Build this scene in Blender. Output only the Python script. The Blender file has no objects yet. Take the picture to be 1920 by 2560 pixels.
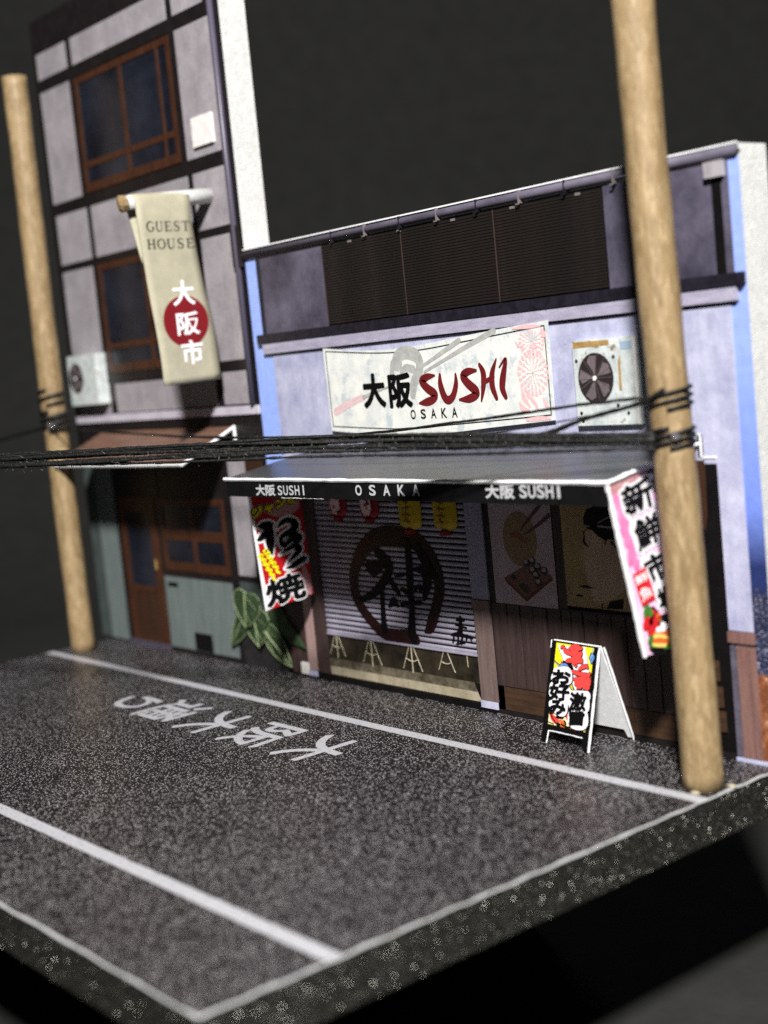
import bpy, bmesh, math, random
from mathutils import Vector, Matrix, Euler
random.seed(7)
scene = bpy.context.scene
scene.unit_settings.scale_length = 0.005          # a tabletop miniature: one unit is five millimetres
COL = scene.collection

# ------------------------------------------------------------------ camera
cam_d = bpy.data.cameras.new('camera')
cam = bpy.data.objects.new('camera', cam_d); COL.objects.link(cam)
_x = Vector((0.62890962, 0.77145502, -0.09659112))
_y = Vector((0.02336153, -0.14293126, -0.98945687))
_z = Vector((-0.77712736, 0.62002243, -0.10791321))
_c = Vector((44.36857, -33.18633, 12.87315))
cam.matrix_world = Matrix(((_x.x, -_y.x, -_z.x, _c.x), (_x.y, -_y.y, -_z.y, _c.y), (_x.z, -_y.z, -_z.z, _c.z), (0, 0, 0, 1)))
cam_d.sensor_fit = 'VERTICAL'; cam_d.sensor_height = 360.0; cam_d.sensor_width = 270.0
cam_d.lens = 360.0 * 3518.12 / 2560.0
cam_d.clip_start = 0.5; cam_d.clip_end = 2000
cam_d.dof.use_dof = True; cam_d.dof.focus_distance = 48.5
cam_d.dof.aperture_fstop = cam_d.lens * 1e-3 / 0.64
cam_d.dof.aperture_blades = 0
scene.camera = cam

# ------------------------------------------------------------------ light
world = bpy.data.worlds.new('World'); scene.world = world; world.use_nodes = True
bg = world.node_tree.nodes['Background']
bg.inputs[0].default_value = (0.95, 0.97, 1.0, 1); bg.inputs[1].default_value = 0.022
def area_lamp(name, loc, target, size, power, color):
    d = bpy.data.lights.new(name, 'AREA'); d.shape = 'DISK'; d.size = size; d.energy = power; d.color = color
    o = bpy.data.objects.new(name, d); COL.objects.link(o); o.location = loc
    o.rotation_euler = (Vector(target) - Vector(loc)).to_track_quat('-Z', 'Y').to_euler()
    return o
area_lamp('key_lamp', (2 + 90, -3 - 75, 6 + 94), (2, -3, 6), 13.0, 590000, (1.0, 0.985, 0.96))
area_lamp('back_lamp', (-70, 40, 75), (-10, -8, 0), 22.0, 7000, (0.95, 0.98, 1.0))
scene.view_settings.view_transform = 'Standard'; scene.view_settings.look = 'None'
scene.view_settings.exposure = 0.0; scene.view_settings.gamma = 1.0
scene.cycles.use_denoising = False
scene.cycles.max_bounces = 6

ART = {
'shutter_ring': [[[4.641,2.64,0.12],[4.949,2.873,0.4],[5.4,3.659,0.42],[5.666,4.353,0.45],[5.564,5.064,0.5],[5.144,5.671,0.55],[4.449,6.093,0.62],[3.409,6.213,0.62],[2.3,6.102,0.62],[1.32,5.589,0.55],[0.748,4.892,0.48],[0.529,4.253,0.45],[0.622,3.63,0.45],[1.004,3.128,0.4],[1.475,2.734,0.4],[2.096,2.383,0.42],[2.89,2.291,0.5],[3.753,2.303,0.5],[4.1,2.266,0.3]]],
'shutter_kami': [[[1.228,5.013,0.1],[1.83,4.998,0.3],[2.511,5.081,0.3]],[[1.504,4.838,0.2],[1.865,4.74,0.28],[2.33,4.86,0.2]],[[2.212,5.535,0.35],[2.747,5.187,0.4],[2.851,4.913,0.38],[2.402,4.371,0.34],[1.65,3.848,0.3],[0.763,3.544,0.12]],[[2.29,4.128,0.22],[2.218,3.178,0.26],[2.204,2.512,0.34]],[[2.793,4.536,0.12],[3.073,4.227,0.25],[3.351,3.92,0.1]],[[2.627,3.446,0.1],[2.951,3.658,0.3],[3.182,3.512,0.12]],[[4.084,5.987,0.3],[4.068,5.164,0.34],[4.003,4.243,0.32],[3.972,3.319,0.28],[3.862,2.568,0.42],[3.921,2.249,0.3]],[[3.174,4.652,0.08],[3.542,4.721,0.16],[3.832,4.761,0.06]],[[4.285,4.97,0.1],[4.902,4.937,0.35],[5.009,4.491,0.42],[4.75,3.883,0.16]],[[3.465,4.207,0.08],[3.732,4.086,0.2],[3.879,4.119,0.1]],[[4.198,4.141,0.08],[4.468,4.319,0.16],[4.671,4.287,0.14],[4.511,4.139,0.08]],[[3.374,3.596,0.1],[3.806,3.629,0.12],[4.451,3.724,0.18],[4.598,3.78,0.08]],[[4.618,5.828,0.3],[5.023,5.305,0.4],[5.363,4.828,0.3]]],
'shutter_tag': [[[6.472,3.253,0.12],[6.864,3.264,0.1]],[[6.676,3.314,0.2],[6.642,2.822,0.22]],[[6.382,3.067,0.08],[6.955,2.984,0.08]],[[6.096,2.66,0.08],[6.465,2.717,0.14],[7.232,2.656,0.1]],[[6.26,2.653,0.1],[6.159,2.397,0.1]],[[6.498,2.72,0.1],[6.416,2.355,0.1]],[[6.722,2.697,0.1],[6.617,2.397,0.12]],[[6.984,2.721,0.1],[6.895,2.535,0.08]],[[7.141,2.691,0.1],[7.179,2.496,0.07]],[[6.349,2.348,0.06],[6.817,2.439,0.06]],[[6.588,2.907,0.16],[6.392,2.666,0.08]]],
'sushi': [[[6.622,12.109,0.08],[6.225,12.078,0.26],[5.912,11.944,0.3],[6.168,11.683,0.33],[6.552,11.45,0.33],[6.425,11.269,0.3],[6.057,11.18,0.28],[5.678,11.157,0.08]],[[6.92,12.129,0.12],[6.906,11.752,0.27],[7.056,11.337,0.3],[7.269,11.211,0.3],[7.535,11.368,0.26],[7.725,11.764,0.22],[7.74,12.096,0.1]],[[8.802,12.169,0.1],[8.412,12.155,0.26],[8.119,12.016,0.3],[8.322,11.761,0.33],[8.71,11.469,0.34],[8.645,11.312,0.3],[8.286,11.212,0.27],[7.837,11.204,0.08]],[[9.001,12.355,0.14],[9.151,12.066,0.26],[9.111,11.649,0.24],[8.948,11.121,0.08]],[[9.06,11.701,0.1],[9.347,11.81,0.16],[9.646,11.917,0.12]],[[9.848,12.5,0.06],[9.588,12.018,0.24],[9.553,11.579,0.26],[9.708,11.18,0.16]],[[9.966,12.217,0.06],[10.306,12.482,0.12],[10.107,11.893,0.28],[10.031,11.509,0.27],[10.154,11.211,0.18]]],
'ring': [[[4.607,12.652,0.6],[4.729,12.908,0.5],[5.155,13.012,0.5],[5.626,12.904,0.5],[5.867,12.63,0.42],[5.768,12.221,0.4],[5.483,11.923,0.4],[5.334,11.459,0.3]],[[5.471,12.393,0.3],[5.075,12.468,0.25],[4.807,12.325,0.15]],[[4.36,12.667,0.25],[4.254,12.248,0.25]]],
'sticks': [[[9.84,13.437,0.3],[8.337,12.981,0.24],[6.092,12.255,0.14]],[[8.076,13.248,0.28],[6.955,12.82,0.22],[5.877,12.422,0.14]]],
'sticks2': [[[2.456,11.495,0.2],[3.362,11.702,0.14],[4.065,11.831,0.1]]],
'sticks3': [[[0.669,11.004,0.32],[1.525,11.282,0.28],[2.458,11.506,0.24]]],
'flower': [[[11.469,11.918]],[[11.516,13.144]],[[11.702,13.036]]],
'frond': [[[10.909,11.469,0.05],[11.003,11.129,0.2],[11.238,10.833,0.1]],[[11.217,11.216,0.1],[11.455,10.968,0.16],[11.626,10.724,0.06]],[[11.868,11.095,0.06],[11.977,10.902,0.18],[12.058,10.757,0.05]],[[10.783,10.993,0.05],[10.895,10.797,0.2],[11.223,10.714,0.05]],[[11.105,11.412,0.08],[11.211,11.169,0.12]],[[11.051,10.407,0.1],[11.658,10.438,0.16],[12.117,10.425,0.08]],[[11.077,12.844,0.06],[11.135,12.769,0.14]],[[11.474,12.793,0.05],[11.641,12.805,0.2],[11.803,12.771,0.05]],[[10.742,13.439,0.06],[11.486,13.452,0.14],[12.013,13.434,0.05]],[[12.067,13.336,0.08],[12.161,13.143,0.2]],[[10.825,13.004,0.04],[10.943,12.853,0.1]]],
'tako': [[[-2.811,6.791,0.1],[-2.538,6.799,0.42],[-2.268,6.774,0.4],[-2.027,6.82,0.2]],[[-2.243,6.819,0.4],[-2.378,6.53,0.42],[-2.716,6.323,0.36],[-2.897,6.27,0.12]],[[-2.191,6.763,0.4],[-2.249,6.315,0.55],[-2.27,5.992,0.5],[-2.234,5.659,0.25],[-2.189,5.553,0.1]],[[-1.864,6.55,0.12],[-1.68,6.751,0.3],[-1.349,6.85,0.35],[-1.04,6.755,0.38],[-0.942,6.575,0.42],[-1.165,6.41,0.4],[-1.582,6.277,0.32],[-1.758,6.14,0.3],[-1.67,5.896,0.32],[-1.336,6.008,0.32],[-0.957,6.146,0.4],[-0.742,6.08,0.3],[-0.946,5.913,0.34],[-1.374,5.716,0.3],[-1.875,5.534,0.1]],[[-1.417,5.69,0.2],[-1.125,5.776,0.3],[-0.856,5.666,0.35],[-1.044,5.464,0.36],[-1.394,5.24,0.22],[-1.574,5.089,0.14]],[[-1.671,4.956,0.14],[-1.347,4.984,0.32],[-0.966,5.119,0.38],[-0.673,5.187,0.34],[-0.601,5.108,0.2]]],
'tako_jam': [[[-2.955,7.169],[-0.787,7.477],[-0.839,7.699],[-3.002,7.401]]],
'tako_yaki': [[[-2.659,3.569],[-0.783,3.685],[-0.976,4.722],[-2.704,4.593]]],
'tako_sq': [[[-2.608,5.801,0.1],[-2.468,5.827,0.12],[-2.563,5.696,0.1],[-2.369,5.681,0.12],[-2.466,5.533,0.1],[-2.259,5.466,0.12],[-2.376,5.322,0.1],[-2.149,5.251,0.12],[-2.242,5.136,0.1],[-2.055,5.055,0.12],[-2.113,4.917,0.1],[-1.966,4.826,0.06]],[[-2.861,5.647,0.1],[-2.704,5.654,0.12],[-2.803,5.491,0.1],[-2.595,5.44,0.12],[-2.692,5.293,0.1],[-2.467,5.223,0.12],[-2.566,5.06,0.1],[-2.359,4.992,0.12],[-2.437,4.841,0.1],[-2.268,4.779,0.12],[-2.304,4.654,0.1],[-2.197,4.569,0.05]]],
'tako_white': [[[-3.035,7.148],[-2.96,6.231],[-2.507,6.127],[-2.696,4.657],[-2.461,3.433],[-2.752,3.455],[-2.93,4.959]]],
'tako_wash': [[[-1.971,7.252,0.3],[-1.38,7.232,0.5],[-0.839,7.386,0.4]],[[-0.761,4.818,0.2],[-0.672,4.235,0.4],[-0.566,3.78,0.2]]],
'rb_shin': [[[-3.347,7.843],[-2.215,7.998],[-2.356,8.868],[-3.648,8.59]]],
'rb_sen': [[[-3.001,6.76],[-2.008,6.976],[-2.16,7.776],[-3.178,7.607]]],
'rb_ichi': [[[-2.554,5.776],[-1.724,5.874],[-2.042,6.685],[-2.914,6.48]]],
'rb_ba': [[[-2.251,4.884],[-1.578,4.975],[-1.749,5.661],[-2.423,5.511]]],
'rb_dash': [[[-2.619,8.664,0.2],[-2.263,8.803,0.2]],[[-2.486,8.434,0.16],[-2.407,8.078,0.16]]],
'rb_red': [[[-3.387,6.162],[-2.818,6.277],[-2.488,5.307],[-3.067,5.173]]],
'rb_redtxt': [[[-3.25,5.819],[-2.7,5.909],[-2.83,6.172],[-3.338,6.074]],[[-3.052,5.304],[-2.574,5.43],[-2.719,5.752],[-3.207,5.679]]],
'rb_pink': [[[-3.84,8.59,0.25]],[[-3.773,8.347,0.3]],[[-3.734,8.186,0.28]],[[-3.606,7.959,0.3]],[[-3.586,7.799,0.4]],[[-3.466,7.493,0.5]],[[-3.393,7.113,0.4]],[[-3.299,6.914,0.35]],[[-3.307,6.677,0.4]],[[-3.124,6.382,0.3]],[[-3.814,8.483,0.12]],[[-3.446,7.332,0.3]],[[-3.383,6.531,0.25]]],
'rb_zig': [[[-3.714,8.677,0.1],[-3.59,8.426,0.12],[-3.547,8.133,0.12],[-3.421,7.88,0.14],[-3.25,7.671,0.12],[-3.28,7.412,0.14],[-3.156,7.129,0.12],[-3.037,6.792,0.14],[-2.781,6.591,0.1],[-2.962,6.408,0.1],[-2.752,6.159,0.1]],[[-2.87,7.879,0.16],[-2.617,8.001,0.18],[-2.215,7.998,0.16]],[[-2.965,6.727,0.14],[-2.554,6.821,0.16],[-2.098,6.909,0.14]],[[-2.457,5.57,0.2],[-2.276,5.727,0.2],[-2.066,5.771,0.16]]],
'rb_food1': [[[-3.016,4.922,0.1],[-2.886,5.005,0.35],[-2.735,4.922,0.2]]],
'rb_food2': [[[-2.971,4.618,0.3],[-2.747,4.817,0.5],[-2.696,4.564,0.5],[-2.793,4.422,0.3]]],
'rb_food3': [[[-2.39,4.395,0.2],[-2.195,4.303,0.25],[-2.08,4.225,0.1]],[[-2.607,4.276,0.2],[-2.331,4.194,0.25],[-2.099,4.065,0.2]]],
'rb_food4': [[[-2.617,4.197,0.2],[-2.379,4.135,0.2],[-2.062,4.03,0.16]],[[-2.676,4.033,0.2],[-2.399,3.963,0.2],[-2.24,3.917,0.16]]],
'rb_food5': [[[-2.866,4.14,0.2],[-2.739,4.195,0.2],[-2.78,4.014,0.2]],[[-2.204,3.868,0.2],[-2.068,3.977,0.25],[-2.063,3.839,0.2]],[[-2.968,4.993,0.2],[-3.022,4.87,0.1]]],
'rb_food6': [[[-2.688,4.103,0.14],[-2.388,4.056,0.16],[-2.069,3.964,0.12]],[[-2.426,4.782,0.2],[-2.396,4.695,0.15]]],
'rb_food7': [[[-2.76,4.361,0.3],[-2.488,4.604,0.4],[-2.322,4.626,0.3],[-2.034,4.625,0.3],[-2.014,4.266,0.3],[-2.04,3.862,0.3],[-2.454,3.838,0.4],[-2.766,3.957,0.3]],[[-2.65,4.96,0.3],[-2.497,4.877,0.2]]],
'rb_foodw': [[[-2.294,4.512,0.16],[-2.099,4.42,0.16]],[[-2.512,4.393,0.16],[-2.226,4.39,0.2]]],
'ab_red': [[[0.518,3.136,0.14],[0.616,3.168,0.13],[0.715,3.052,0.2],[0.966,2.996,0.2],[1.228,2.991,0.21],[1.442,3.022,0.22]],[[0.886,3.128,0.14],[1.055,3.209,0.22],[1.255,3.21,0.26],[1.476,3.193,0.12]],[[1.027,3.129,0.18],[1.248,3.126,0.22]],[[0.844,2.737,0.17],[1.079,2.785,0.22],[1.312,2.826,0.27],[1.514,2.808,0.2]],[[1.075,2.813,0.2],[1.343,2.886,0.22],[1.462,2.886,0.15]],[[1.225,2.747,0.3],[1.28,2.642,0.18]],[[1.403,2.49,0.12],[1.544,2.604,0.19],[1.751,2.67,0.18],[1.816,2.623,0.12]],[[1.089,2.451,0.12],[1.315,2.409,0.18],[1.615,2.391,0.18],[1.87,2.396,0.2],[1.94,2.446,0.15]],[[1.246,2.206,0.12],[1.446,2.204,0.24],[1.736,2.241,0.26],[2.089,2.231,0.26]],[[1.365,2.082,0.2],[1.619,2.101,0.28],[1.854,2.104,0.3],[2.103,2.137,0.26]],[[1.461,1.97,0.16],[1.595,2.001,0.2]],[[1.792,2.0,0.18],[1.928,2.004,0.2],[1.979,2.052,0.2]],[[1.784,2.316,0.2],[1.846,2.296,0.2]]],
'ab_white': [[[0.305,3.191],[1.6,3.283],[2.221,2.385],[2.206,1.959],[1.302,1.838],[1.13,2.052]]],
'ab_lines': [[[0.306,3.184,0.02],[0.718,2.631,0.025],[1.324,1.827,0.03]],[[1.6,3.283,0.02],[2.221,2.385,0.025]],[[1.303,1.831,0.02],[2.185,1.97,0.02]],[[1.151,2.04,0.02],[1.285,1.821,0.04]],[[0.155,1.343,0.02],[0.237,1.355,0.02],[0.461,1.104,0.02],[0.67,0.952,0.02]],[[0.117,1.054,0.02],[0.563,0.711,0.03]]],
'ab_blue': [[[0.498,2.47,0.08],[0.651,2.538,0.2],[0.795,2.527,0.22],[0.938,2.517,0.08]],[[1.883,2.962,0.1],[1.998,2.975,0.22],[2.067,2.901,0.16],[2.001,2.824,0.08]]],
'ab_bluedk': [[[0.459,2.452,0.1],[0.709,2.559,0.34],[0.993,2.551,0.28],[1.14,2.513,0.06]],[[0.219,2.671,0.04],[0.506,2.549,0.06]],[[1.843,2.971,0.1],[1.994,3.002,0.32],[2.124,2.907,0.2],[2.159,2.802,0.1]],[[2.026,3.047,0.05],[2.17,3.256,0.05],[2.134,3.238,0.05]]],
'ab_metal': [[[0.255,2.639,0.03],[0.51,2.521,0.04]],[[2.081,3.067,0.04],[2.211,3.233,0.06]]],
'ab_yellow': [[[0.285,3.182],[0.718,2.631],[1.002,2.496],[0.269,2.35],[0.228,2.345]],[[1.601,3.276],[2.289,3.228],[2.234,2.428]]],
'ab_txt': [[[0.345,1.992],[1.149,2.054],[1.093,2.424],[0.35,2.36]],[[0.285,1.446],[1.149,1.525],[1.118,1.994],[0.275,1.912]],[[0.373,1.007],[1.058,1.066],[1.02,1.451],[0.338,1.369]],[[1.273,1.236],[2.127,1.319],[2.074,1.804],[1.256,1.748]],[[1.324,0.772],[2.001,0.862],[1.983,1.243],[1.283,1.168]]],
'ab_cloud': [[[0.417,2.326,0.3],[0.902,2.358,0.42],[1.032,2.165,0.36]],[[0.384,2.138,0.36],[0.623,2.056,0.3],[0.91,2.037,0.3]],[[0.371,1.826,0.4],[0.808,1.911,0.42],[1.025,1.814,0.34]],[[0.376,1.657,0.4],[0.581,1.53,0.36],[0.983,1.557,0.36]],[[0.432,1.298,0.4],[0.718,1.17,0.42],[0.947,1.133,0.36],[0.955,1.344,0.36]],[[1.383,1.696,0.34],[1.642,1.69,0.4],[1.987,1.737,0.36]],[[1.332,1.508,0.34],[1.38,1.321,0.36],[1.771,1.35,0.42],[1.999,1.396,0.36],[2.026,1.606,0.3]],[[1.35,1.123,0.34],[1.355,0.957,0.36],[1.497,0.812,0.36],[1.922,0.864,0.36],[1.959,1.143,0.3]],[[0.774,2.132,0.5],[0.843,1.678,0.5],[1.749,1.498,0.5],[1.702,1.023,0.5]]],
'ab_food_bg': [[[0.191,1.518],[0.474,1.022],[0.952,0.966],[1.16,0.928],[1.236,0.689],[2.074,0.764],[2.076,0.614],[0.125,0.602],[0.113,1.082]]],
'ab_food_red': [[[0.192,1.377,0.12],[0.225,1.297,0.1]],[[0.339,0.96,0.12],[0.439,0.848,0.2],[0.637,0.765,0.22]],[[1.069,0.997,0.14],[1.12,0.922,0.1]],[[1.361,0.653,0.08],[1.538,0.667,0.16]],[[1.776,1.846,0.1],[2.062,1.885,0.1]],[[0.537,2.75,0.02],[0.584,2.643,0.07]]],
'ab_food_dk': [[[0.598,0.885,0.06],[0.736,0.92,0.14],[0.921,0.906,0.08]],[[0.993,0.833,0.06],[1.067,0.746,0.1]],[[0.15,0.974,0.03],[0.442,0.834,0.04],[0.676,0.644,0.05]],[[0.112,0.685,0.03],[0.534,0.637,0.03]],[[0.712,0.678,0.12],[0.794,0.677,0.1]],[[0.871,0.702,0.05],[1.081,0.651,0.06],[1.32,0.66,0.04]],[[1.108,1.268,0.1],[1.166,1.151,0.14]]],
'ab_food_or': [[[0.777,0.786,0.1],[0.944,0.756,0.14],[1.057,0.675,0.1]],[[2.102,1.877,0.1],[2.152,1.801,0.06]],[[0.842,0.628,0.08],[1.002,0.639,0.1]]],
'p1_disc': [[[10.033,6.374]]],
'p1_sticks': [[[11.27,7.594,0.14],[10.498,6.951,0.1],[10.187,6.661,0.05]],[[11.584,7.203,0.14],[10.864,6.768,0.1],[10.328,6.525,0.05]]],
'p1_piece': [[[9.727,6.475,0.16],[10.007,6.486,0.22],[10.301,6.299,0.16],[10.412,6.248,0.08]],[[10.161,6.125,0.05],[10.133,6.053,0.05]],[[10.469,6.39,0.06],[10.573,6.282,0.06]]],
'p1_tray': [[[9.196,4.977],[10.567,5.58],[11.494,5.13],[10.181,4.341]],[[9.196,4.977],[10.181,4.341],[11.494,5.13],[11.5,5.019],[10.182,4.184],[9.202,4.862]],[[9.487,5.038],[9.639,5.118],[9.801,4.971],[9.628,4.874]],[[9.85,4.717],[10.044,4.843],[10.434,4.642],[10.215,4.457]]],
'p1_rolls': [[[10.327,5.54]],[[10.611,5.625]],[[10.611,5.302]],[[11.152,5.304]],[[10.859,5.428]],[[10.747,5.141]],[[10.834,4.894]]],
'p2_hair': [[[13.117,6.948],[13.105,7.162],[13.28,7.459],[13.68,7.561],[14.304,7.547],[14.512,6.912],[14.624,6.681],[14.528,6.416],[14.229,6.509],[14.015,6.448],[13.681,6.594],[13.454,6.772],[13.21,6.817],[13.039,6.57],[13.054,6.705],[13.249,6.845]]],
'p2_lock': [[[13.093,6.572,0.06],[13.07,6.356,0.1],[13.235,6.229,0.03]],[[14.024,6.527,0.1],[13.969,6.34,0.04]],[[14.253,6.404,0.1],[14.44,6.228,0.04]]],
'p2_pins': [[[13.745,7.02,0.03],[14.344,7.274,0.04]],[[13.078,6.92,0.03],[13.362,6.902,0.04]],[[13.733,6.914,0.06],[14.507,6.873,0.06]]],
'p2_face': [[[13.201,6.736],[13.454,6.772],[13.696,6.568],[14.261,6.484],[14.74,6.163],[14.644,4.898],[14.054,4.512],[13.328,4.297],[13.011,5.329],[13.04,6.247]]],
'p2_eye': [[[12.709,4.89,0.02],[12.999,4.896,0.09],[13.282,4.86,0.02]],[[12.509,4.563,0.02],[12.676,4.588,0.07],[12.837,4.572,0.02]]],
'p2_dark': [[[13.981,4.48],[14.58,4.604],[14.51,4.255],[13.815,4.227]]],
'leaf1': [[[-7.552,3.082],[-6.207,3.23],[-5.325,2.637],[-6.83,1.848],[-7.363,2.397]]],
}
AB_FRAME = [[12.05, -1.8, 0.0], [0.9985, -0.0549, 0.0], [0.0139, 0.2532, 0.9673]]
# ------------------------------------------------------------------ materials
def lin(h):
    h = h.lstrip('#'); out = []
    for i in (0, 2, 4):
        c = int(h[i:i+2], 16) / 255.0
        out.append(c / 12.92 if c <= 0.04045 else ((c + 0.055) / 1.055) ** 2.4)
    return (out[0], out[1], out[2], 1.0)
class NT:
    def __init__(s, name):
        s.m = bpy.data.materials.new(name); s.m.use_nodes = True
        s.t = s.m.node_tree; s.b = s.t.nodes['Principled BSDF']
        s.tc = s.t.nodes.new('ShaderNodeTexCoord')
    def n(s, kind, **kw):
        o = s.t.nodes.new('ShaderNode' + kind)
        for k, v in kw.items(): setattr(o, k, v)
        return o
    def l(s, a, b): s.t.links.new(a, b)
    def mapped(s, scale=(1, 1, 1), rot=(0, 0, 0)):
        mp = s.n('Mapping'); mp.inputs['Scale'].default_value = scale; mp.inputs['Rotation'].default_value = rot
        s.l(s.tc.outputs['Object'], mp.inputs['Vector']); return mp.outputs['Vector']
    def noise(s, vec, scale, detail=4, rough=0.6):
        o = s.n('TexNoise'); o.inputs['Scale'].default_value = scale; o.inputs['Detail'].default_value = detail
        o.inputs['Roughness'].default_value = rough; s.l(vec, o.inputs['Vector']); return o.outputs['Fac']
    def ramp(s, fac, stops):
        r = s.n('ValToRGB'); e = r.color_ramp.elements
        while len(e) < len(stops): e.new(0.5)
        for i, (p, c) in enumerate(stops): e[i].position = p; e[i].color = c if not isinstance(c, float) else (c, c, c, 1)
        s.l(fac, r.inputs['Fac']); return r.outputs['Color']
    def mix(s, fac, a, b, mode='MIX'):
        m = s.n('Mix', data_type='RGBA', blend_type=mode)
        for val, key in ((fac, 0), (a, 6), (b, 7)):
            if hasattr(val, 'links') or isinstance(val, bpy.types.NodeSocket): s.l(val, m.inputs[key])
            else: m.inputs[key].default_value = val
        return m.outputs[2]
    def bump(s, h, strength=0.2, dist=0.05):
        b = s.n('Bump'); b.inputs['Strength'].default_value = strength; b.inputs['Distance'].default_value = dist
        s.l(h, b.inputs['Height']); s.l(b.outputs['Normal'], s.b.inputs['Normal'])
MC = {}
def paper(name, c1, c2=None, scale=2.5, contrast=(0.35, 0.65), rough=0.52, spec=0.28, grain=0.10, stretch=(1, 1, 1), bump=0.12, speck=None, streak=False):
    """printed paper or card: two tones of ink, fine print grain, faint paper tooth"""
    if name in MC: return MC[name]
    s = NT(name); a = lin(c1) if isinstance(c1, str) else c1; b = lin(c2) if isinstance(c2, str) else (c2 or a)
    v = s.mapped(stretch); f = s.noise(v, scale, 6, 0.65)
    col = s.ramp(f, [(contrast[0], a), (contrast[1], b)])
    if streak:              # faint rain streaks and grime of the pictured wall
        sk = s.noise(s.mapped((2.6, 1, 0.22)), 1.5, 5, 0.7); col = s.mix(1.0, col, s.ramp(sk, [(0.32, 0.90), (0.6, 1.02)]), 'MULTIPLY')
        gm = s.noise(s.mapped(), 5.5, 6, 0.75); col = s.mix(1.0, col, s.ramp(gm, [(0.3, 0.88), (0.55, 1.02)]), 'MULTIPLY')
    g = s.noise(s.mapped(), 26, 2, 0.5)
    gc = s.ramp(g, [(0.25, 1.0 - 2.2 * grain), (0.75, 1.0 + grain * 0.6)])
    col = s.mix(1.0, col, gc, 'MULTIPLY')
    if speck:
        sp = s.noise(s.mapped(), speck[1], 5, 0.7)
        k = s.ramp(sp, [(speck[2], 0.0), (speck[2] + 0.06, 1.0)])
        col = s.mix(k, col, lin(speck[0]))
    s.l(col, s.b.inputs['Base Color'])
    s.b.inputs['Roughness'].default_value = rough; s.b.inputs['Specular IOR Level'].default_value = spec
    if bump: s.bump(s.noise(s.mapped(), 14, 3, 0.6), bump, 0.03)
    MC[name] = s.m; return s.m
def flat(name, c, rough=0.5, spec=0.35, grain=0.06):
    return paper(name, c, None, rough=rough, spec=spec, grain=grain, bump=0.06)

M_foam = paper('white_foam_core', '#bcbcba', '#d2d2d0', 4, (0.3, 0.7), 0.8, 0.15, 0.08, bump=0.9)
M_edge = paper('white_paper_edge', '#d9dadb', '#ececec', 6, rough=0.7, spec=0.2, bump=0.1)
M_rim = paper('gray_paper_rim', '#9b9c9d', '#b4b4b4', 6, rough=0.7, spec=0.15, bump=0.1)
M_dark = paper('printed_dark_timber', '#141011', '#201b1c', 1.5, (0.3, 0.7), 0.42, 0.4, 0.12)
M_black = paper('printed_black', '#090808', '#100e0e', 2, rough=0.5, spec=0.2)
M_gplaster = paper('guest_plaster', '#857f84', '#a49ea2', 0.7, (0.3, 0.7), 0.48, 0.35, 0.07, speck=('#77717a', 1.6, 0.64), streak=True)
M_lintel = paper('guest_lintel', '#b1aab6', '#c4bec8', 1.2)
M_brown = paper('window_brown', '#331d13', '#4c2d1d', 3, (0.3, 0.7), 0.42, 0.4, 0.12, (1, 1, 0.4))
M_brown_dk = paper('door_brown', '#301d14', '#40281b', 2, (0.3, 0.7), 0.45, 0.4, 0.12, (3, 1, 0.3))
M_pane = paper('window_pane', '#0f1119', '#242733', 0.35, (0.38, 0.68), 0.28, 0.5, 0.06, bump=0.03)
M_teal = paper('teal_board', '#5b6564', '#717b79', 1.5, (0.3, 0.7), 0.5, 0.35, 0.1, (2, 1, 0.25))
M_teal_dk = paper('dark_teal_board', '#39403f', '#4b5452', 1.3, (0.3, 0.7), 0.5, 0.35, 0.1)
M_pipe = paper('purple_pipe', '#3e3a48', '#555060', 2.5, (0.3, 0.7), 0.4, 0.4, 0.1, (1, 1, 0.1))
M_lilac = paper('lilac_plaster', '#9496b4', '#c0c0d6', 0.9, (0.3, 0.7), 0.5, 0.35, 0.07, speck=('#6c6a80', 2.2, 0.66), streak=True)
M_lilac_gray = paper('lilac_gray_plaster', '#7f7d92', '#9794a8', 1.3, (0.3, 0.7), 0.5, 0.35, 0.08)
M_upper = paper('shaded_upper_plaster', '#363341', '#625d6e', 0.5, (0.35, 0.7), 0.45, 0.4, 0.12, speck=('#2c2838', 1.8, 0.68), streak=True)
M_mold = paper('cornice_plaster', '#8f8a9f', '#b0abbd', 3.5, (0.3, 0.7), 0.5, 0.35, 0.14, (0.4, 1, 1.6), 0.3)
M_ledge = paper('ledge_black', '#16141b', '#25222c', 2.5, rough=0.4)
M_gutter = paper('gutter_gray', '#443f4c', '#66616f', 1.4, (0.3, 0.7), 0.65, 0.2, 0.12, (0.4, 1, 1))
M_tan = flat('tan_bracket', '#6f6668')
M_wood = paper('dark_planks', '#2f2322', '#4a3a37', 1.6, (0.3, 0.7), 0.45, 0.4, 0.16, (4, 1, 0.3), speck=('#6a5952', 3.0, 0.74))
M_wood_b = paper('kick_board', '#2e2019', '#4e3826', 1.5, (0.3, 0.7), 0.45, 0.4, 0.14, (0.4, 1, 3))
M_post = paper('shop_post_wood', '#5b4a46', '#776560', 1.6, (0.3, 0.7), 0.45, 0.4, 0.14, (4, 1, 0.3), speck=('#4a3b38', 2.4, 0.68))
M_pink = paper('pinkish_post_wood', '#8f7472', '#a98e88', 1.4, (0.3, 0.7), 0.45, 0.4, 0.14, (4, 1, 0.3))
M_rpl = paper('red_brown_planks', '#6a4a46', '#8b6a62', 1.2, (0.3, 0.7), 0.45, 0.4, 0.14, (3, 1, 0.3), speck=('#b59a90', 2.6, 0.72))
M_shutter = paper('shutter_slat', '#807b8c', '#a19caa', 1.0, (0.3, 0.7), 0.42, 0.4, 0.08)
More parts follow.
